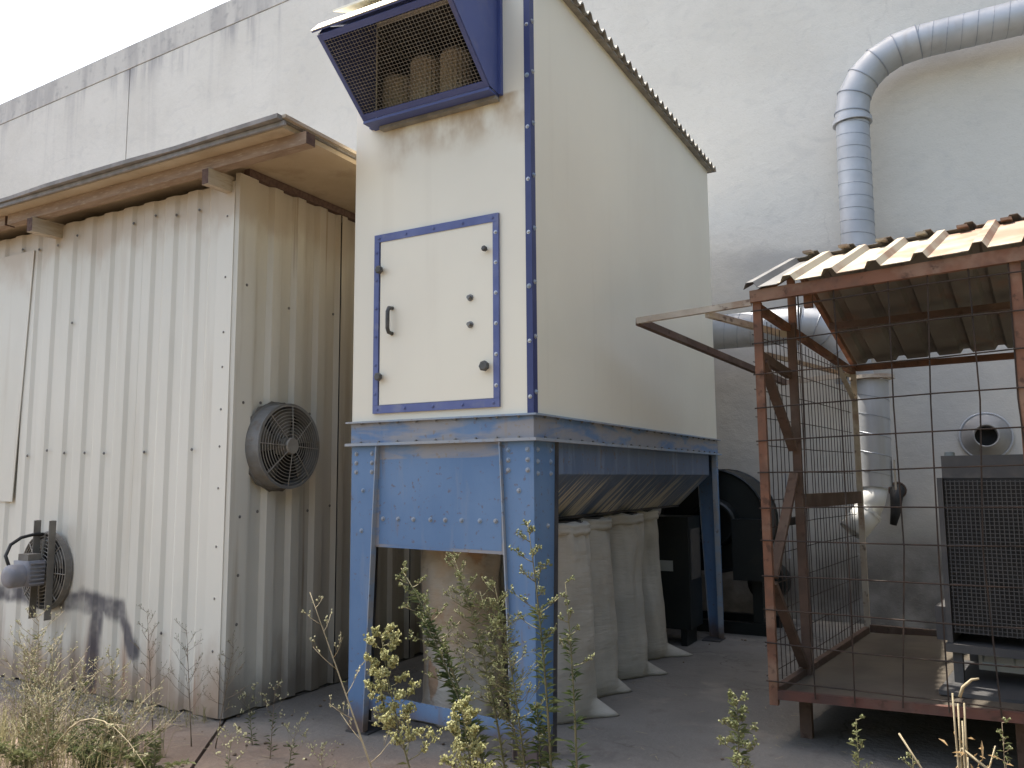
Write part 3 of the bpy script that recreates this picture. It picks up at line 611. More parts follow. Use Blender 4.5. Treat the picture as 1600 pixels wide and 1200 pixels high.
# legs: tapered angle plates with a stiffening lip
ZL = ZA-.0105
def leg(cx, cy, sx, sy):
    """corner at cx,cy; plates run inward along sx (front plate) and sy (side plate)"""
    t = .008
    bm = NB(); poly_prism(bm, [(cx, cy, .012), (cx+sx*.135, cy, .012), (cx+sx*.215, cy, ZL), (cx, cy, ZL)], (0, sy*t, 0)); L = obj('leg', bm, 'blue', T)
    bm = NB(); poly_prism(bm, [(cx, cy+sy*(t+.0005), .012), (cx, cy+sy*(.20 if sy > 0 else .10), .012), (cx, cy+sy*(.285 if sy > 0 else .14), ZL), (cx, cy+sy*(t+.0005), ZL)], (sx*t, 0, 0)); obj('side_plate', bm, 'blue', L)
    bm = NB(); poly_prism(bm, [(cx+sx*.136, cy-sy*.026, .02), (cx+sx*.216, cy-sy*.026, ZL), (cx+sx*.223, cy-sy*.026, ZL), (cx+sx*.143, cy-sy*.026, .02)], (0, sy*.05, 0)); obj('lip', bm, 'blue_edge', L)
    bm = NB(); poly_prism(bm, [(cx-sx*.024, cy+sy*(.201 if sy > 0 else .101), .02), (cx-sx*.024, cy+sy*(.286 if sy > 0 else .141), ZL), (cx-sx*.024, cy+sy*(.293 if sy > 0 else .148), ZL), (cx-sx*.024, cy+sy*(.208 if sy > 0 else .108), .02)], (sx*.05, 0, 0)); obj('lip', bm, 'blue_edge' if sy < 0 else 'dark_in', L)
    bm = NB(); box(bm, (min(cx, cx+sx*.16)-.01, min(cy, cy+sy*.2)-.01, .001), (max(cx, cx+sx*.16)+.01, max(cy, cy+sy*.2)+.01, .0118)); obj('foot_plate', bm, 'dark_in', L)
    if sy > 0:
        for fx, zz in ((.04, ZL-.05), (.04, ZL-.11), (.17, ZL-.05), (.17, ZL-.11), (.04, ZL-.17), (.17, ZL-.17), (.10, ZL-.29), (.09, ZL-.55)):
            inst('bolt', BLUEB, L, (cx+sx*fx, cy, zz), NY)
    if sx < 0:
        for fy, zz in ((.05, ZL-.05), (.05, ZL-.12), (.05, ZL-.19), (.22 if sy > 0 else .1, ZL-.05), (.22 if sy > 0 else .1, ZL-.12), (.22 if sy > 0 else .1, ZL-.19), (.17 if sy > 0 else .08, ZL-.5)):
            inst('bolt', BLUEB, L, (cx, cy+sy*fy, zz), PX)
leg(FX, FY, -1, 1); leg(LX, FY, 1, 1); leg(FX, BY, -1, -1); leg(LX, BY, 1, -1)
bm = NB(); poly_prism(bm, [(LX+.19, FY+.012, 1.17), (FX-.19, FY+.012, 1.155), (FX-.22, FY+.012, ZL), (LX+.22, FY+.012, ZL)], (0, .006, 0)); obj('front_apron', bm, 'blue_beam', T)
bm = NB(); poly_prism(bm, [(LX+.226, FY+.0105, 1.19), (FX-.226, FY+.0105, 1.175), (FX-.226, FY+.0105, ZL-.09), (LX+.226, FY+.0105, ZL-.09)], (0, .001, 0)); ap = obj('apron_plate', bm, 'blue', T)
for x in (-3.30, -3.18, -3.06, -2.93, -2.82, -2.70, -2.57, -2.46): inst('bolt', BLUEB, ap, (x, FY+.0105, 1.35), NY)
# hopper: vertical skirt then slopes inward to a trough with spouts
for sx, xx in ((1, FX), (-1, LX)):
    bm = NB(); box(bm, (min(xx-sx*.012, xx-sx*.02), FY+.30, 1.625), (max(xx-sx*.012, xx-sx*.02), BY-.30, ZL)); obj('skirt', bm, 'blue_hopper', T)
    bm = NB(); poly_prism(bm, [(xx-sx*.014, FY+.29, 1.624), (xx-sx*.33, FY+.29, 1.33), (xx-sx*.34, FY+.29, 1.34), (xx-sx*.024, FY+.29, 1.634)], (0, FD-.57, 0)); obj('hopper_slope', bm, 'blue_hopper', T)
for yy, sg in ((FY+.28, 1), (BY-.27, -1)):
    bm = NB(); poly_prism(bm, [(LX+.02, yy, ZL), (FX-.02, yy, ZL), (FX-.02, yy, 1.625), (FX-.33, yy, 1.33), (LX+.33, yy, 1.33), (LX+.02, yy, 1.625)], (0, .006*sg, 0)); obj('hopper_end', bm, 'dark_in', T)
bm = NB(); box(bm, (LX+.335, FY+.29, 1.31), (FX-.335, BY-.29, 1.328)); obj('hopper_floor', bm, 'dark_in', T)
bm = NB(); bar(bm, (LX+.15, FY+.03, .20), (FX-.14, FY+.02, .16), .012, .10); obj('cross_bar', bm, 'blue', T)
bm = NB(); bar(bm, (FX-.03, BY-.05, .22), (FX-.03, FY+.25, .10), .012, .04); b_ = None; bm.free()
# ------------------------------------------------------------------ sacks under the spouts
def sack(label, cx, cy, r, h, seed, earang, mat='sack', ear=.30, lean=(0, 0)):
    rd = random.Random(seed); T = thing('sack', label, 'sack', (cx, cy, 0), 'sacks hanging under the dust collector')
    bm = NB(); n = 72; rings = []; m = 60; ph = [rd.uniform(0, 6.28) for _ in range(10)]
    for i in range(m+1):
        t = i/m; z = .004+h*t
        top = max(0, (t-.86)/.14); waist = 1-.02*t + .022*math.sin(5*t+ph[0])+.006*math.sin(23*t+ph[1])
        ring = []
        for j in range(n):
            a = 2*PI*j/n; ra = a-earang
            rr = r*waist*(1+.035*math.sin(3*a+ph[1]+4*t)+.02*math.sin(7*a+ph[2]-6*t)+.012*math.sin(13*a+ph[3]+9*t)+ .004*math.sin(50*t+3*math.sin(2*a+ph[4])))
            rr *= 1-.08*top+.05*top*math.sin(11*a+ph[5])
            # flattened bottom corners pulled out to a point
            b = max(0, 1-z/.11)
            if b > 0:
                lens = abs(math.cos(ra))**26*(1 if math.cos(ra) > 0 else .6)
                rr = rr*(1-.12*b*b)+ear*lens*b**1.1
            fold = math.exp(-((t-.62)/.2)**2)*.05*math.exp(-((math.sin((a-ph[6])/2))/.25)**2); rr -= fold*1.3; rr += .010*math.sin(5*a+ph[8])*math.sin(3*t+ph[9])
            ring.append(bm.verts.new((cx+lean[0]*t+rr*math.cos(a), cy+lean[1]*t+rr*math.sin(a), z)))
        rings.append(ring)
    for a_, b_ in zip(rings, rings[1:]):
        for j in range(n): bm.faces.new((a_[j], a_[(j+1) % n], b_[(j+1) % n], b_[j]))
    bm.faces.new(rings[0][::-1]); obj('cloth', bm, mat, T, True)
    bm = NB(); z = h+.004-.03; prof = []
    lathe(bm, (cx+lean[0], cy+lean[1], z), (0, 0, 1), [(-.03, r*.88), (-.03, r*.98), (.0, r*1.0), (.012, r*.95), (.03, r*1.0), (.045, r*.95), (.05, r*.80)], 36)
    for v in bm.verts: v.co.z += .006*math.sin(v.co.x*60+ph[7])+.005*math.sin(v.co.y*47)
    obj('tied_rim', bm, mat, T, True)
    bm = NB(); lathe(bm, (cx+lean[0], cy+lean[1], h-.02), (0, 0, 1), [(0, r*.74), (1.309-(h-.02), r*.74)], 28); obj('spout', bm, 'dark_in', T)
    return T
sack('pale woven sack nearest the right blue front leg', -2.53, 5.18, .25, 1.275, 1, .45, ear=.20)
sack('pale woven sack second from the front along the right side', -2.61, 5.80, .24, 1.27, 2, .55, ear=.16)
sack('tall pale sack third along the right side, with a pointed corner', -2.60, 6.47, .245, 1.28, 3, .45, ear=.22)
sack('rearmost pale sack on the right side, beside the dark blower', -2.65, 7.2, .215, 1.28, 4, .5, ear=.26, lean=(-.02, -.05))
sack('brown-stained sack standing in the front opening behind the weeds', -3.04, 4.78, .27, 1.22, 5, 3.6, 'sack_brown', .12)

# ------------------------------------------------------------------ blower behind the collector
T = thing('blower', 'dark green volute blower between the dust collector and the wall', 'blower', (-2.3, 8.95, 0))
bm = NB(); pts = []
cx, cz = -2.34, 1.12
for j in range(33):
    a = -PI/2+j*(1.75*PI)/32; r = .50+.10*(j/32); pts.append((cx+r*math.cos(a), 8.65, cz+r*math.sin(a)))
poly_prism(bm, pts+[(cx-.62, 8.65, .62)], (0, .55, 0)); bevel(bm, .012, 1); vol = obj('volute', bm, 'blower', T)
for yy in (8.625, 9.20):
    bm = NB(); tube(bm, [(p[0], yy+.012, p[2]) for p in pts], .017, 6); obj('rim', bm, 'blower', vol)
bm = NB(); lathe(bm, (cx, 8.65, cz), (0, -1, 0), [(0, .26), (.10, .24), (.12, .22), (.12, .20), (.02, .20)], 32); obj('inlet_ring', bm, 'blower', vol)
bm = NB(); box(bm, (-2.95, 8.60, .0), (-1.80, 8.68, .12)); box(bm, (-2.95, 9.15, .0), (-1.80, 9.23, .12)); obj('base_rail', bm, 'blower', T)
for x in (-2.85, -1.92):
    bm = NB(); poly_prism(bm, [(x-.05, 8.62, .121), (x+.05, 8.62, .121), (x+.05, 8.62, .75), (x-.05, 8.62, .75)], (0, .6, 0)); obj('pedestal', bm, 'blower', T)
bm = NB(); box(bm, (-2.12, 8.45, .56), (-1.80, 8.64, 1.17)); bevel(bm, .01, 1); obj('belt_guard', bm, 'blower', T)
bm = NB(); lathe(bm, (-1.96, 9.24, .45), (0, 1, 0), [(0, .2), (.02, .21), (.3, .21), (.33, .15), (.33, .0001)], 24, (True, False)); obj('motor', bm, 'blower', T)
T = thing('electric_cabinet', 'dark metal cabinet with a small pale nameplate under the dust collector', 'cabinet', (-2.75, 7.85, 0))
bm = NB(); box(bm, (-3.10, 7.75, .16), (-2.36, 8.15, 1.22)); bevel(bm, .012, 1); b = obj('cabinet_body', bm, 'blower', T)
for x in (-3.05, -2.47):
    bm = NB(); box(bm, (x, 7.78, .0), (x+.06, 8.1, .159)); obj('leg', bm, 'blower', T)
bm = NB(); box(bm, (-2.66, 7.742, .70), (-2.52, 7.749, .80)); obj('nameplate', bm, 'plate', b)
bm = NB(); box(bm, (-2.359, 7.80, .62), (-2.352, 8.1, 1.1)); obj('side_cover', bm, 'dark_in', b)

# ------------------------------------------------------------------ ducts on the wall
def helix_seam(T, p, q, r, pitch, th=.004):
    p = Vector(p); q = Vector(q); d, s, u = frame(q-p); L = (q-p).length; n = int(L/pitch*20); bm = NB(); pts = []
    for i in range(n+1):
        a = 2*PI*i/20; pts.append(p+d*(L*i/n)+(r+.001)*(math.cos(a)*s+math.sin(a)*u))
    tube(bm, pts, th, 4); obj('seam', bm, 'seam', T)
def duct(T, name, p, q, r, mat='duct', pitch=.14, seam=True):
    bm = NB(); p = Vector(p); q = Vector(q); lathe(bm, p, q-p, [(0, r-.006), (0, r), ((q-p).length, r), ((q-p).length, r-.006), (0, r-.006)], 36); o = obj(name, bm, mat, T, True)
    o.data.set_sharp_from_angle(angle=.7) if hasattr(o.data, 'set_sharp_from_angle') else None
    if seam: helix_seam(o, p, q, r, pitch)
    return o
def collar(T, c, ax, r, w_=.05, lip=.03, mat='duct'):
    bm = NB(); c = Vector(c); lathe(bm, c, ax, [(-w_/2, r+.002), (-w_/2, r+lip), (w_/2, r+lip), (w_/2, r+.002)], 36); o = obj('collar', bm, mat, T); return o
def elbow(T, pts, r, mat='duct'):
    """segmented (lobster-back) elbow: straight gores with a raised seam at each joint"""
    pts = [Vector(p) for p in pts]; bm = NB()
    tube(bm, pts, r, 36, cap=False); e = obj('elbow', bm, mat, T, True)
    for i in range(len(pts)):
        d = pts[min(i+1, len(pts)-1)]-pts[max(i-1, 0)]
        bm = NB(); tube(bm, ring_pts(pts[i], d, (r+.001)/(math.cos(.16) if 0 < i < len(pts)-1 else 1), 36), .007, 5, True); obj('seam', bm, 'seam', e)
    return e
YP = 9.45; RP = .175
T = thing('ventilation_duct', 'galvanised spiral duct rising up the wall and bending right overhead', 'duct', (-.87, YP, 3))
duct(T, 'riser', (-.87, YP, 3.0), (-.85, YP, 5.50), RP)
collar(T, (-.85, YP, 5.53), (0, 0, 1), RP, .05, .032)
ce = (-.14, 5.62); re_ = .71; n = 5
ep = [(ce[0]-re_*math.cos(PI/2*i/n), YP, ce[1]+re_*math.sin(PI/2*i/n)*.93) for i in range(n+1)]
elbow(T, [(-.85, YP, 5.55)]+ep, RP+.004)
duct(T, 'run', ep[-1], (4.2, YP, ep[-1][2]+.02), RP+.001)
bm = NB(); bar(bm, (.02, YP-.05, 6.40), (.02, YW, 6.44), .03, .03); obj('bracket', bm, 'seam', T)
T = thing('cross_duct', 'horizontal galvanised duct from the dust collector bending to the riser', 'duct', (-1.8, 8.95, 3.2))
duct(T, 'run', (-2.9, 8.85, 3.19), (-1.42, 8.98, 3.21), .19)
elbow(T, [(-1.42, 8.98, 3.21), (-1.27, 9.0, 3.185), (-1.14, 9.03, 3.10), (-1.03, 9.08, 2.96), (-.97, 9.14, 2.80), (-.95, 9.2, 2.62)], .192)
collar(T, (-1.46, 8.975, 3.21), (1, .09, 0), .19, .03, .02)
bm = NB(); bar(bm, (-1.47, 8.96, 2.94), (-1.47, 8.96, 3.50), .012, .03); obj('hanger', bm, 'seam', T)
T = thing('down_pipe', 'grey vertical duct with a flanged rim behind the wire cage', 'duct', (-.78, 9.1, 1.4))
duct(T, 'riser', (-.745, 8.52, 1.50), (-.725, 8.52, 2.52), .145, pitch=.18)
collar(T, (-.725, 8.52, 2.545), (0, 0, 1), .145, .035, .055, 'rust_pale')
bm = NB(); box(bm, (-.58, 8.47, 1.47), (-.572, 8.62, 1.75)); obj('clamp_plate', bm, 'rust_pale', T)
T = thing('white_pipe_elbow', 'bright white pipe elbow hanging behind the cage side mesh', 'pipe', (-.95, 9.05, 1.1))
bm = NB(); tube(bm, [(-.745, 8.50, 1.495), (-.775, 8.48, 1.37), (-.825, 8.45, 1.25)], .11, 28); lathe(bm, (-.815, 8.455, 1.27), (-.42, -.22, -.55), [(0, .118), (.02, .13), (.26, .13), (.26, .112), (.0, .112)], 28)
obj('bend', bm, 'duct_white', T, True)
bm = NB(); lathe(bm, (-.815, 8.455, 1.27), (-.42, -.22, -.55), [(.0, .118), (.0, .136), (.03, .136), (.03, .13)], 28); obj('socket_ring', bm, 'duct_white', T)
T = thing('wall_nozzle', 'round pale outlet nozzle with a black mouth above the caged machine', 'pipe', (.22, YW, 2.0))
bm = NB(); lathe(bm, (.22, YW, 2.0), (0, -1, 0), [(.0, .245), (.03, .245), (.035, .225), (.06, .21), (.17, .125), (.25, .118), (.25, .105), (.02, .10)], 40); obj('cone', bm, 'nozzle', T, True)
bm = NB(); tube(bm, ring_pts((.22, YW-.03, 2.0), (0, -1, 0), .24, 36), .011, 6, True); obj('rim', bm, 'duct', T, True)
bm = NB(); lathe(bm, (.22, YW-.06, 2.0), (0, -1, 0), [(0, .10), (.005, .0001)], 28); obj('mouth', bm, 'hose', T)
T = thing('drain_hose', 'short black hose hanging from a hole in the wall', 'hose', (-.65, YW, 1.42))
bm = NB(); tube(bm, [(-.645, YW+.02, 1.44), (-.645, YW-.06, 1.44), (-.648, YW-.12, 1.41), (-.655, YW-.14, 1.33), (-.67, YW-.14, 1.20), (-.70, YW-.13, 1.08)], [.075, .075, .068, .06, .05, .035], 14); obj('hose_tube', bm, 'hose', T, True)
bm = NB(); tube(bm, ring_pts((-.645, YW-.012, 1.445), (0, -1, 0), .08, 20), .012, 6, True); obj('hose_collar', bm, 'rust_dull', T, True)

# ------------------------------------------------------------------ wire cage
CA = R(-7); ex_ = Vector((math.cos(CA), math.sin(CA), 0)); ey_ = Vector((-math.sin(CA), math.cos(CA), 0)); CO = Vector((-1.085, 5.20, 0))
def cg(a, b, z): return CO+ex_*a+ey_*b+Vector((0, 0, z))
CWD, CDP = 2.6, 2.40
T = thing('wire_cage', 'rusty red steel cage with wire mesh sides and a small ribbed roof', 'cage', CO)
def cbar(name, a, b, wd, ht, mat='rust', upv=(0, 0, 1), par=None):
    bm = NB(); bar(bm, cg(*a), cg(*b), wd, ht, upv); bevel(bm, .003, 1); return obj(name, bm, mat, par or T)
zf = lambda a: .30+.065*a/1.3
def zt(a): return 2.735+.03*a/1.4
cbar('post', (0, 0, .24), (0, 0, 2.70), .05, .05); cbar('post', (1.40, 0, .30), (1.40, 0, 2.76), .055, .055); cbar('post', (2.58, 0, .34), (2.58, 0, 2.79), .05, .05)
cbar('post', (0, CDP, .25), (0, CDP, 2.52), .045, .045, 'rust_pale'); cbar('post', (2.58, CDP, .3), (2.58, CDP, 2.52), .045, .045)
cbar('post', (.02, .62, .29), (.02, .62, 2.66), .055, .05, 'rust_dull')
cbar('top_beam', (-.03, -.03, 2.735), (2.62, -.03, 2.79), .045, .075)
cbar('top_beam', (0, .026, 2.665), (0, CDP-.024, 2.50), .05, .045)
cbar('top_beam', (.026, CDP, 2.53), (2.56, CDP, 2.53), .05, .05, 'rust')
cbar('side_rail', (-.002, .03, 2.36), (-.002, .59, 2.30), .035, .06, 'rust_dull')
cbar('side_rail', (0, .65, 1.43), (0, CDP-.03, 1.42), .035, .10, 'rust_dull')
cbar('bottom_rail', (.026, 0, zf(0)), (2.555, 0, zf(2.6)), .04, .05, 'rust_shaded')
cbar('bottom_rail', (0, .026, .30), (0, CDP-.023, .31), .04, .07, 'rust_dull'); cbar('bottom_rail', (.023, CDP, .33), (2.555, CDP, .36), .04, .06, 'rust_dull')
for a, b in (((.0, .06, 2.33), (.01, .57, 1.78)), ((.0, .07, .98), (.01, .57, 1.62)), ((.0, .05, .95), (.01, .58, .36))): cbar('brace', a, b, .03, .06, 'rust_dull', ex_)
# gable timbers of the roof
ZR, YR = 3.15, .86
cbar('king_post', (.30, .06, 2.64), (.30, .06, 2.72), .05, .05, 'rust'); 
cbar('rafter', (0.02, 0, 2.765), (0.02, YR, ZR-.05), .035, .04, 'rust'); cbar('rafter', (0.02, YR, ZR-.06), (.02, CDP, 2.54), .035, .05, 'rust')
cbar('tie', (.02, .66, 2.63), (.02, .66, 2.99), .05, .045, 'rust')
cbar('purlin', (.04, 1.55, 2.77), (2.56, 1.55, 2.79), .04, .05, 'rust_dull'); cbar('ridge_beam', (.04, YR, ZR-.05), (2.56, YR, ZR-.03), .04, .05, 'rust_dull')
# roof sheets: front slope, back slope
sl = Vector((0, 0, 1))
def slope_sheet(a0, a1, b0, z0, b1, z1, mat, th=.004, pitch=.245, start=.0, name='roof_sheet'):
    o = cg(a0, b0, z0); ev = cg(a0, b1, z1)-o; L = ev.length; ev.normalize(); tilt = .022
    eu = (ex_+Vector((0, 0, tilt))).normalized(); en = eu.cross(ev).normalized()
    bm = NB(); corrugated(bm, o, eu, ev, en, rib_profile(a1-a0, pitch, .045, .022, .038, start), L, th); return obj(name, bm, mat, T)
slope_sheet(-.06, .17, -.075, 2.782, YR+.02, ZR+.0, 'cage_roof_shade', start=.0)  # left end: shadow painted as a darker sheet
slope_sheet(.155, 1.16, -.085, 2.790, YR+.02, ZR+.008, 'cage_roof', start=-.02)
slope_sheet(1.15, 2.66, -.08, 2.815, YR+.02, ZR+.035, 'cage_roof', start=-.05)
slope_sheet(.0, 1.3, YR+.0, ZR+.03, CDP+.08, 2.58, 'cage_roof_back', start=-.09); slope_sheet(1.29, 2.66, YR+.0, ZR+.055, CDP+.08, 2.605, 'cage_roof_back', start=-.03)
for i in range(10):
    cbar('ridge_clip', (.10+i*.245, YR-.06, ZR+.05), (.10+i*.245, YR+.08, ZR+.062), .06, .016, 'cage_roof')
# pale frame standing out to the left at eaves height
A_ = (-.80, -.10, 2.665); D_ = (-.60, 2.42, 2.455)
cbar('awning_bar', A_, (-.03, -.03, 2.70), .035, .04, 'rust_pale'); cbar('awning_bar', (A_[0], A_[1]+.02, A_[2]-.001), D_, .045, .05, 'rust_dull'); cbar('awning_bar', D_, (-.025, CDP, 2.48), .035, .04, 'rust_pale')
cbar('awning_bar', (-.32, -.045, 2.66), (-.02, .60, 2.58), .035, .04, 'rust_pale'); cbar('awning_bar', (-.30, 1.0, 2.52), (-.03, CDP-.05, 2.47), .03, .03, 'rust_pale')
cbar('awning_bar', (0, CDP-.5, 2.50), (0, CDP-.03, 2.25), .02, .035, 'rust_pale', ex_)
# wires
def wire(pts, r=.0045): bm = NB(); tube(bm, pts, r, 5); obj('wire', bm, 'mesh_wire', T)
yw = -.034
for i in range(11):
    a = .0+.235*i+random.uniform(-.02, .02); b = a+random.uniform(-.05, .06)
    if i: wire([cg(a, yw, zf(a)), cg((a+b)/2+random.uniform(-.03, .03), yw-.004, 1.2), cg((a*.4+b*.6)+random.uniform(-.02, .02), yw+.002, 2.0), cg(b, yw, zt(a)-.02)])
for j in range(12):
    z = .42+.205*j; d0 = random.uniform(-.012, .012)
    if z < 2.72: wire([cg(-.03, yw-.008, z-.03+d0), cg(.5, yw-.008, z-.022), cg(1.0, yw-.008, z-.01+random.uniform(-.01, .01)), cg(1.6, yw-.008, z+d0), cg(2.6, yw-.008, z+.03)])
for i in range(27):
    b = .10+.085*i; z1 = 2.66-.16*b/CDP
    wire([cg(-.034, b, .33), cg(-.034+random.uniform(-.006, .006), b+random.uniform(-.015, .015), 1.3), cg(-.034, b, z1-.02)], .003)
for j in range(13):
    z = .40+.175*j
    if z < 2.5: wire([cg(-.041, .0, z), cg(-.041, 1.2, z+random.uniform(-.012, .012)), cg(-.041, CDP, z)], .003)
bm = NB(); wp = [(.62, -.05, 0), ]; bm.free()
cbar('latch', (-.035, .46, 1.30), (-.035, .80, 1.30), .03, .05, 'hose'); cbar('latch_pin', (-.06, .60, 1.05), (-.06, .60, 1.62), .012, .012, 'seam', (1, 0, 0))
# raised floor and stub legs
bm = NB(); vs_ = [cg(.022, .022, .285), cg(2.55, .022, .40), cg(2.55, CDP-.025, .40), cg(.022, CDP-.025, .285)]; poly_prism(bm, vs_, (0, 0, .012)); obj('floor_plate', bm, 'cage_floor', T)
for a, b in ((.10, .28), (2.4, .28), (.10, 2.2), (2.4, 2.2), (1.25, .28)): cbar('stub_leg', (a, b, .0), (a, b, .281), .07, .07, 'rust_dull', (0, 1, 0))
# ------------------------------------------------------------------ caged machine
T = thing('cooling_unit', 'sooty radiator unit with a fine grille standing inside the wire cage', 'machine', cg(1.4, .9, .3))
def cbox(name, a, b, mat, par=None, bev=.01, seg=2):
    bm = NB(); (x0, y0, z0), (x1, y1, z1) = a, b
    hexa(bm, [cg(x0, y0, z0), cg(x1, y0, z0), cg(x1, y1, z0), cg(x0, y1, z0), cg(x0, y0, z1), cg(x1, y0, z1), cg(x1, y1, z1), cg(x0, y1, z1)])
    if bev: bevel(bm, bev, seg)
    return obj(name, bm, mat, par or T)
body = cbox('housing', (.90, .62, .66), (2.30, 1.35, 1.58), 'radiator')
cbox('top_tank', (.895, .615, 1.582), (2.305, 1.36, 1.72), 'radiator_shell', bev=.05, seg=4)
cbox('side_flange', (.868, .585, .60), (.898, 1.36, 1.585), 'radiator_shell', bev=.004); cbox('bottom_tray', (.86, .56, .55), (2.34, 1.38, .599), 'radiator_shell', bev=.006)
bm = NB()
for i in range(57): a = .915+i*.0243; bar(bm, cg(a, .596, .66), cg(a, .596, 1.57), .0045, .0045, ey_)
for j in range(39): z = .665+j*.0236; bar(bm, cg(.905, .601, z), cg(2.29, .601, z), .0045, .0045, ey_)
obj('grille', bm, 'radiator_shell', body, kind='stuff')
for a in (.89, 2.26): cbox('leg', (a, .60, zf(a)+.01), (a+.05, .66, .549), 'radiator_shell', bev=.003); cbox('leg', (a, 1.28, zf(a)+.01), (a+.05, 1.34, .549), 'radiator_shell', bev=.003)
cbox('bracket', (.80, .66, .60), (.866, 1.2, .80), 'radiator_shell', bev=.02)
cbox('sump', (1.0, .80, .42), (1.28, 1.15, .5485), 'duct_white', bev=.03, seg=3); cbox('drip_tray', (.84, .35, .345), (2.3, 1.3, .37), 'radiator_shell', bev=.004); cbox('compressor', (1.45, .78, .372), (2.1, 1.25, .5485), 'hose', bev=.05, seg=3)
bm = NB(); tube(bm, [cg(1.04, .70, .54), cg(1.04, .66, .49), cg(1.20, .66, .485), cg(1.20, .70, .54)], .008, 6); obj('pipe_loop', bm, 'plate', T, True)
bm = NB(); lathe(bm, cg(.93, .72, 1.72), (0, 0, 1), [(-.01, .03), (.02, .03), (.026, .02), (.026, .0001)], 14); obj('filler_cap', bm, 'plate', T)

# ------------------------------------------------------------------ weeds
def rv(rd, s=1.0): return Vector((rd.uniform(-1, 1), rd.uniform(-1, 1), rd.uniform(-1, 1)))*s
def leaf(bm, p, d, L, wd, rd):
    d = d.normalized(); s = d.cross(Vector((0, 0, 1))+rv(rd, .6))
    if s.length < 1e-3: s = Vector((1, 0, 0))
    s.normalize(); m = p+d*L*.45+Vector((0, 0, L*.06)); t = p+d*L-Vector((0, 0, L*.18))
    a, b, c, e = bm.verts.new(p), bm.verts.new(m+s*wd/2), bm.verts.new(t), bm.verts.new(m-s*wd/2)
    bm.faces.new((a, b, c)); bm.faces.new((a, c, e))
def bud(bm, p, r, rd):
    ax = (Vector((0, 0, 1))+rv(rd, .7)).normalized(); _, s, u = frame(ax, (1, 0, 0))
    t = bm.verts.new(p+ax*r*1.7); b = bm.verts.new(p-ax*r*.5); q = [bm.verts.new(p+r*(math.cos(k*2.094)*s+math.sin(k*2.094)*u)+ax*r*.5) for k in range(3)]
    for k in range(3): bm.faces.new((q[k], q[(k+1) % 3], t)); bm.faces.new((q[(k+1) % 3], q[k], b))
def bez(p0, p1, p2, n): return [(1-t)**2*p0+2*t*(1-t)*p1+t*t*p2 for t in [i/n for i in range(n+1)]]
def weed(name, label, base, tip, seed, bend=(0, 0, 0), r=.006, leaves=0, lL=.06, lW=.008, lz=(0, .7), branches=10, bz=(.55, 1), bL=.16, twigs=4, buds=5, br=.005, stem='stem_green', lm='leaf_green', bmx='bud_olive', group=None, rise=.6, cat='weed', extra=()):
    rd = random.Random(seed); base = Vector(base); tip = Vector(tip)
    T = thing(name, label, cat, base, group); S, Lf, B = NB(), NB(), NB()
    def shoot(b0, t0, bend_, r_, nl, nb, sc_):
        mid = (b0+t0)/2+Vector(bend_); P = bez(b0, mid, t0, 10)
        tube(S, P, [r_*(1-.8*i/10) for i in range(11)], 5)
        def pt(t): f = t*10; i = min(9, int(f)); return P[i].lerp(P[i+1], f-i), (P[i+1]-P[i]).normalized()
        for i in range(nl):
            t = rd.uniform(*lz); p, d = pt(t); a = i*2.4+rd.uniform(-.3, .3); o = Vector((math.cos(a), math.sin(a), 0))
            leaf(Lf, p, o*.85+d*rd.uniform(.1, .8), lL*rd.uniform(.6, 1.25)*(1.1-.4*t), lW*rd.uniform(.7, 1.3), rd)
        for i in range(nb):
            t = bz[0]+(bz[1]-bz[0])*(i+rd.random())/max(1, nb); p, d = pt(min(t, .999)); a = i*2.4+rd.uniform(-.5, .5); o = Vector((math.cos(a), math.sin(a), 0))
            L = bL*sc_*(1.25-.75*(t-bz[0])/(1.001-bz[0]))*rd.uniform(.6, 1.2); q = p+(o+d*rise+rv(rd, .25)).normalized()*L
            m = (p+q)/2-d*L*.12; bp = bez(p, m, q, 3); tube(S, bp, [r_*.38, r_*.3, r_*.24, r_*.18], 3)
            for k_ in range(twigs):
                f = rd.uniform(.35, 1); p2 = p.lerp(q, f); q2 = p2+((q-p).normalized()+rv(rd, .9)+d*.4).normalized()*L*rd.uniform(.18, .42)
                tube(S, [p2, q2], [r_*.2, r_*.13], 3)
                for _ in range(buds): bud(B, p2.lerp(q2, rd.uniform(.45, 1.05))+rv(rd, br*1.6), br*rd.uniform(.6, 1.25), rd)
                if lm and rd.random() < .4 and nl: leaf(Lf, p2, rv(rd)+d, lL*.45, lW*.6, rd)
    shoot(base, tip, bend, r, leaves, branches, 1.0)
    for (b1, t1, bd, k_) in extra: shoot(Vector(b1), Vector(t1), bd, r*.8, int(leaves*k_), int(branches*k_), .85)
    obj('stem', S, stem, T, True)
    if len(Lf.verts): obj('leaves', Lf, lm, T, kind='stuff')
    else: Lf.free()
    if len(B.verts): obj('seed_heads', B, bmx, T, kind='stuff')
    else: B.free()
    return T
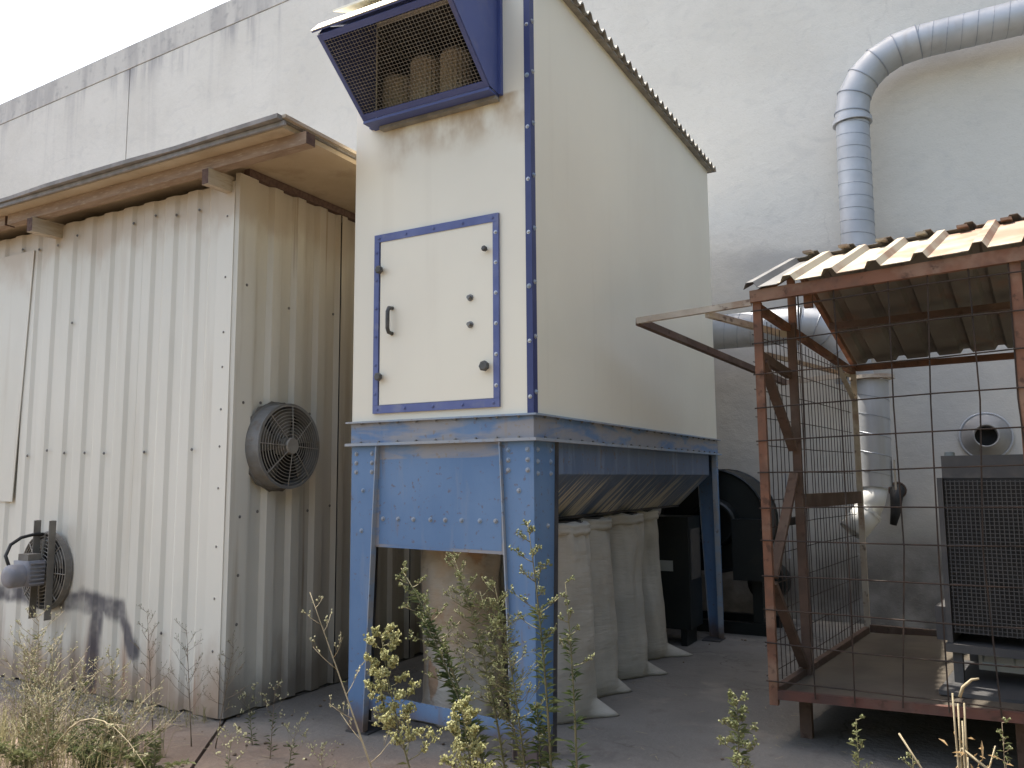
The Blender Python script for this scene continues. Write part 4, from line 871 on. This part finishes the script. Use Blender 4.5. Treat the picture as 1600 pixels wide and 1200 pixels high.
# tall fleabanes in front of the collector
weed('fleabane', 'tall leafy weed leaning left across the front sack', (-1.72, 3.05, 0), (-2.27, 3.05, 1.20), 1, (.12, 0, .12), .008, 230, .075, .009, (.05, .9), 20, (.5, 1), .11, 5, 4, .0055, lm='leaf_green', bmx='bud_olive')
weed('fleabane', 'upright bushy weed with olive heads before the front opening', (-1.72, 3.12, 0), (-2.03, 3.12, 1.25), 2, (.08, 0, .1), .007, 190, .055, .007, (.15, .95), 28, (.42, 1), .15, 6, 4, .004, lm='leaf_olive', bmx='bud_olive')
weed('fleabane', 'feathery olive weed filling the right half of the front opening', (-1.66, 3.18, 0), (-1.93, 3.18, 1.10), 31, (.04, 0, .08), .006, 200, .055, .006, (.1, .95), 26, (.4, 1), .16, 6, 4, .0038, lm='leaf_olive', bmx='bud_olive')
weed('fleabane', 'dark narrow-leaved weed curving across the middle of the brown sack', (-1.75, 3.0, 0), (-2.12, 3.0, 1.0), 32, (.12, 0, .10), .007, 260, .075, .008, (.05, 1), 8, (.8, 1), .06, 4, 4, .0045, lm='leaf_dark', bmx='bud_olive')
weed('fleabane', 'bushy olive weed close against the right blue leg', (-1.60, 3.05, 0), (-1.78, 3.05, 1.16), 3, (.05, 0, .06), .006, 190, .055, .006, (.1, .95), 24, (.42, 1), .13, 6, 4, .004, lm='leaf_olive', bmx='bud_olive')
weed('fleabane', 'tallest slender weed in front of the right blue leg', (-1.50, 3.02, 0), (-1.60, 3.02, 1.42), 4, (.06, 0, 0), .008, 210, .07, .008, (.05, .75), 15, (.66, 1), .10, 5, 4, .0055, lm='leaf_green', bmx='bud_olive')
weed('fleabane', 'slender weed right of the blue leg, before the nearest sack', (-1.42, 3.06, 0), (-1.45, 3.06, 1.18), 5, (.04, 0, 0), .007, 190, .06, .007, (.02, .85), 9, (.7, 1), .07, 4, 3, .005, lm='leaf_dark', bmx='bud_olive')
weed('fleabane', 'low dark leafy weed at the foot of the right blue leg', (-1.62, 3.1, 0), (-1.56, 3.0, .72), 15, (.04, 0, 0), .006, 170, .07, .008, (.02, .95), 3, (.8, 1), .05, 3, 3, .005, lm='leaf_dark', bmx='bud_olive')
weed('flowering_weed', 'sunlit yellow-green flowering weed beside the front opening', (-1.85, 2.82, 0), (-2.20, 2.82, .95), 6, (-.10, 0, .06), .007, 40, .05, .008, (.2, .7), 30, (.45, 1), .12, 9, 9, .006, lm='leaf_olive', bmx='bud_yellow', group='yellow flowering weeds')
weed('flowering_weed', 'small yellow-green flower clump low before the right blue leg', (-1.62, 2.80, 0), (-1.79, 2.80, .72), 7, (-.02, 0, .05), .006, 30, .05, .008, (.2, .7), 22, (.5, 1), .10, 9, 9, .006, lm='leaf_olive', bmx='bud_yellow', group='yellow flowering weeds')
weed('twig_weed', 'bare pale twig leaning left beside the left blue leg', (-2.20, 2.98, 0), (-2.77, 3.0, 1.07), 8, (-.02, 0, .05), .006, 6, .03, .005, (.5, 1), 9, (.3, 1), .16, 3, 3, .005, stem='stem_dry', lm='leaf_olive', bmx='bud_pale', rise=1.1)
# thin dry stems before the shed front
for i, (bx, by, tx, ty, tz, lb) in enumerate(((-4.55, 3.55, -4.66, 3.55, .78, 'thin bare brown weed near the middle of the shed front'), (-4.20, 3.55, -4.28, 3.55, .68, 'thin bare brown weed with feathery top in front of the shed'), (-4.05, 3.6, -3.92, 3.6, .62, 'thin brown weed just left of the shed corner'))):
    weed('dry_weed', lb, (bx, by, 0), (tx, ty, tz), 20+i, (0, 0, 0), .004, 0, branches=16, bz=(.3, 1), bL=.16, twigs=6, buds=1, br=.003, stem='stem_brown', bmx='bud_olive', group='thin dry weeds by the shed', rise=1.0)
# pale seeding weeds at the lower left
LW = [(-4.98, 2.98, -5.02, .55, ''), (-4.72, 3.1, -4.60, .50, ''), (-4.52, 2.88, -4.62, .46, ''), (-4.85, 3.02, -4.98, .80, 'tallest'), (-4.62, 2.95, -4.72, .62, 'bushy'), (-4.34, 3.05, -4.30, .58, 'upright'), (-4.42, 2.75, -4.40, .42, 'low'), (-5.12, 3.12, -5.2, .62, 'leaning'), (-4.10, 2.98, -3.98, .40, 'short')]
LBL = ['pale feathery weed in the lower left corner', 'pale weed between the corner weed and the upright one', 'short feathery pale weed near the bottom edge at left', 'tallest pale seeding weed at the far left before the fan', 'pale bushy seeding weed at the lower left', 'upright pale seeding weed below the black spray marks', 'low pale seeding weed at the bottom left edge', 'leaning pale weed under the exhaust fan', 'short pale weed among green leaves at the bottom left']
for i, (bx, by, tx, tz, _) in enumerate(LW):
    weed('seeding_weed', LBL[i], (bx, by, 0), (tx, by+.02, tz), 40+i, (random.uniform(-.08, .08), 0, .04), .006, 50, .05, .005, (.05, .9), 20, (.15, 1), .24, 5, 2, .0045, stem='stem_dry', lm='leaf_olive', bmx='bud_pale', group='pale seeding weeds at the left', rise=.9)
weed('arching_stalk', 'long dry stalk arching right over the lower-left weeds', (-4.5, 2.8, 0.0), (-3.55, 2.8, .12), 60, (-.1, 0, .62), .006, 5, .04, .006, (.5, 1), 8, (.4, 1), .12, 3, 2, .007, stem='stem_dry', lm='leaf_olive', bmx='bud_pale', cat='stalk')
for i, (bx, by, n_, hh, lb) in enumerate(((-4.28, 2.98, 7, .30, 'dark green leafy clump at the lower left'), (-4.72, 2.85, 7, .26, 'olive leafy clump at the bottom left corner'), (-3.98, 3.12, 6, .22, 'small dark leafy clump beside the slab joint'), (-4.55, 3.25, 7, .24, 'dark leafy clump behind the pale lower-left weeds'))):
    ex2 = [((bx, by, 0), (bx+random.uniform(-.32, .32), by+random.uniform(-.2, .2), hh*random.uniform(.4, 1.0)), (0, 0, .05), 1.0) for _ in range(n_)]
    weed('leafy_clump', lb, (bx, by, 0), (bx, by, hh), 70+i, (0, 0, 0), .004, 55, .06, .010, (.05, 1), 0, lm='leaf_olive' if i != 0 else 'leaf_green', group='leafy clumps at the lower left', cat='plant', extra=ex2)
bm = NB(); rg = random.Random(9)
for i in range(1500):
    if rg.random() < .75: x, y = rg.uniform(-5.6, -4.15), rg.uniform(2.75, 3.35)
    else: x, y = rg.uniform(-6.6, -4.5), 3.97-abs(rg.gauss(0, .1))
    h = rg.uniform(.06, .30)*(1 if y < 3.5 else .5); a = rg.uniform(0, 6.3); ln = Vector((math.cos(a), math.sin(a), 0))*h*rg.uniform(.1, .8)
    p = Vector((x, y, 0)); s_ = Vector((-math.sin(a), math.cos(a), 0))*rg.uniform(.0012, .003)
    v = [bm.verts.new(p-s_), bm.verts.new(p+s_), bm.verts.new(p+ln*.35+Vector((0, 0, h*.7))+s_*.7), bm.verts.new(p+ln+Vector((0, 0, h*.9))), bm.verts.new(p+ln*.35+Vector((0, 0, h*.7))-s_*.7)]
    bm.faces.new(v)
o = obj('dry_grass', bm, 'straw', kind='stuff'); o['label'] = 'dry straw-coloured grass before the shed at the lower left'; o['category'] = 'grass'
# small weeds along the slab and shed foot
SM = [(-3.9, 3.75, .30, 'small grassy weed at the foot of the shed corner'), (-3.62, 3.62, .42, 'thin seeding weed between the shed corner and blue leg'), (-3.30, 3.42, .30, 'small seeding weed in front of the left blue leg'), (-2.85, 3.25, .26, 'small weed below the front opening'), (-3.4, 3.1, .32, 'pale small weed at the bottom edge left of the twig'), (-2.45, 3.0, .25, 'small weed at the bottom edge beneath the flowers')]
for i, (bx, by, hh, lb) in enumerate(SM):
    weed('small_weed', lb, (bx, by, 0), (bx+random.uniform(-.08, .08), by, hh), 80+i, (0, 0, 0), .003, 30, .05, .005, (.0, .6), 9, (.4, 1), .12, 3, 2, .006, stem='stem_brown' if i % 2 else 'stem_green', lm='leaf_green', bmx='bud_pale', group='small weeds along the slab', rise=1.0)
# weeds before the cage
weed('fleabane', 'bushy green weed at the bottom edge left of the cage', (-.74, 2.95, 0), (-.745, 2.95, .84), 90, (0, 0, 0), .006, 160, .06, .008, (.2, .95), 18, (.7, 1), .07, 5, 5, .005, lm='leaf_green', bmx='bud_olive')
weed('fleabane', 'single upright weed before the cage floor', (-.36, 3.0, 0), (-.365, 3.0, .80), 91, (0, 0, 0), .005, 110, .045, .006, (.2, .95), 9, (.78, 1), .035, 3, 3, .004, lm='leaf_olive', bmx='bud_olive')
weed('fleabane', 'short weed between the upright weed and the dry stalk', (-.21, 3.05, 0), (-.205, 3.05, .70), 92, (0, 0, 0), .005, 70, .04, .006, (.3, .95), 7, (.78, 1), .035, 3, 3, .004, lm='leaf_olive', bmx='bud_olive')
weed('dry_weed', 'thin bare weed at the right edge before the cage', (.05, 3.1, 0), (.055, 3.1, .82), 93, (0, 0, 0), .004, 30, .03, .004, (.4, .95), 9, (.7, 1), .04, 3, 3, .004, stem='stem_brown', lm='leaf_olive', bmx='bud_olive')
T = thing('dry_stalk', 'broken straw-coloured dry stalk lit by the sun before the cage', 'stalk', (-.03, 2.9, 0))
bm = NB(); b0 = Vector((-.03, 2.9, 0)); rd = random.Random(5)
for i in range(5):
    t0 = Vector((-.055+rd.uniform(-.02, .03), 2.9+rd.uniform(-.02, .02), .88+rd.uniform(-.12, .07))); tube(bm, bez(b0+rv(rd, .02)*Vector((1, 1, 0)).length, (b0+t0)/2+Vector((-.02, 0, 0)), t0, 8), [.006-.0004*j for j in range(9)], 5)
tube(bm, [(-.055, 2.9, .93), (-.045, 2.9, .96), (-.02, 2.9, .985), (.0, 2.9, .99)], [.005, .005, .004, .003], 5)
tube(bm, [(-.06, 2.9, .78), (.02, 2.9, .72), (.10, 2.9, .65), (.22, 2.9, .52)], [.004, .004, .003, .003], 4); tube(bm, [(-.23, 2.9, .80), (-.17, 2.9, .70), (-.09, 2.9, .61)], [.003]*3, 4)
tube(bm, [(-.03, 2.9, .6), (.0, 2.9, .7), (.03, 2.9, .80)], [.004, .003, .002], 4); tube(bm, [(-.04, 2.9, .62), (-.07, 2.9, .70), (-.06, 2.9, .78)], [.004, .003, .002], 4)
obj('stem', bm, 'stem_dry', T, True)
bm = NB()
for i in range(70):
    p = Vector((-.03+rd.uniform(-.07, .09), 2.9+rd.uniform(-.03, .03), rd.uniform(.58, .82))); leaf(bm, p, rv(rd)+Vector((0, 0, -.3)), rd.uniform(.02, .05), .008, rd)
obj('withered_leaves', bm, 'leaf_dry', T, kind='stuff')
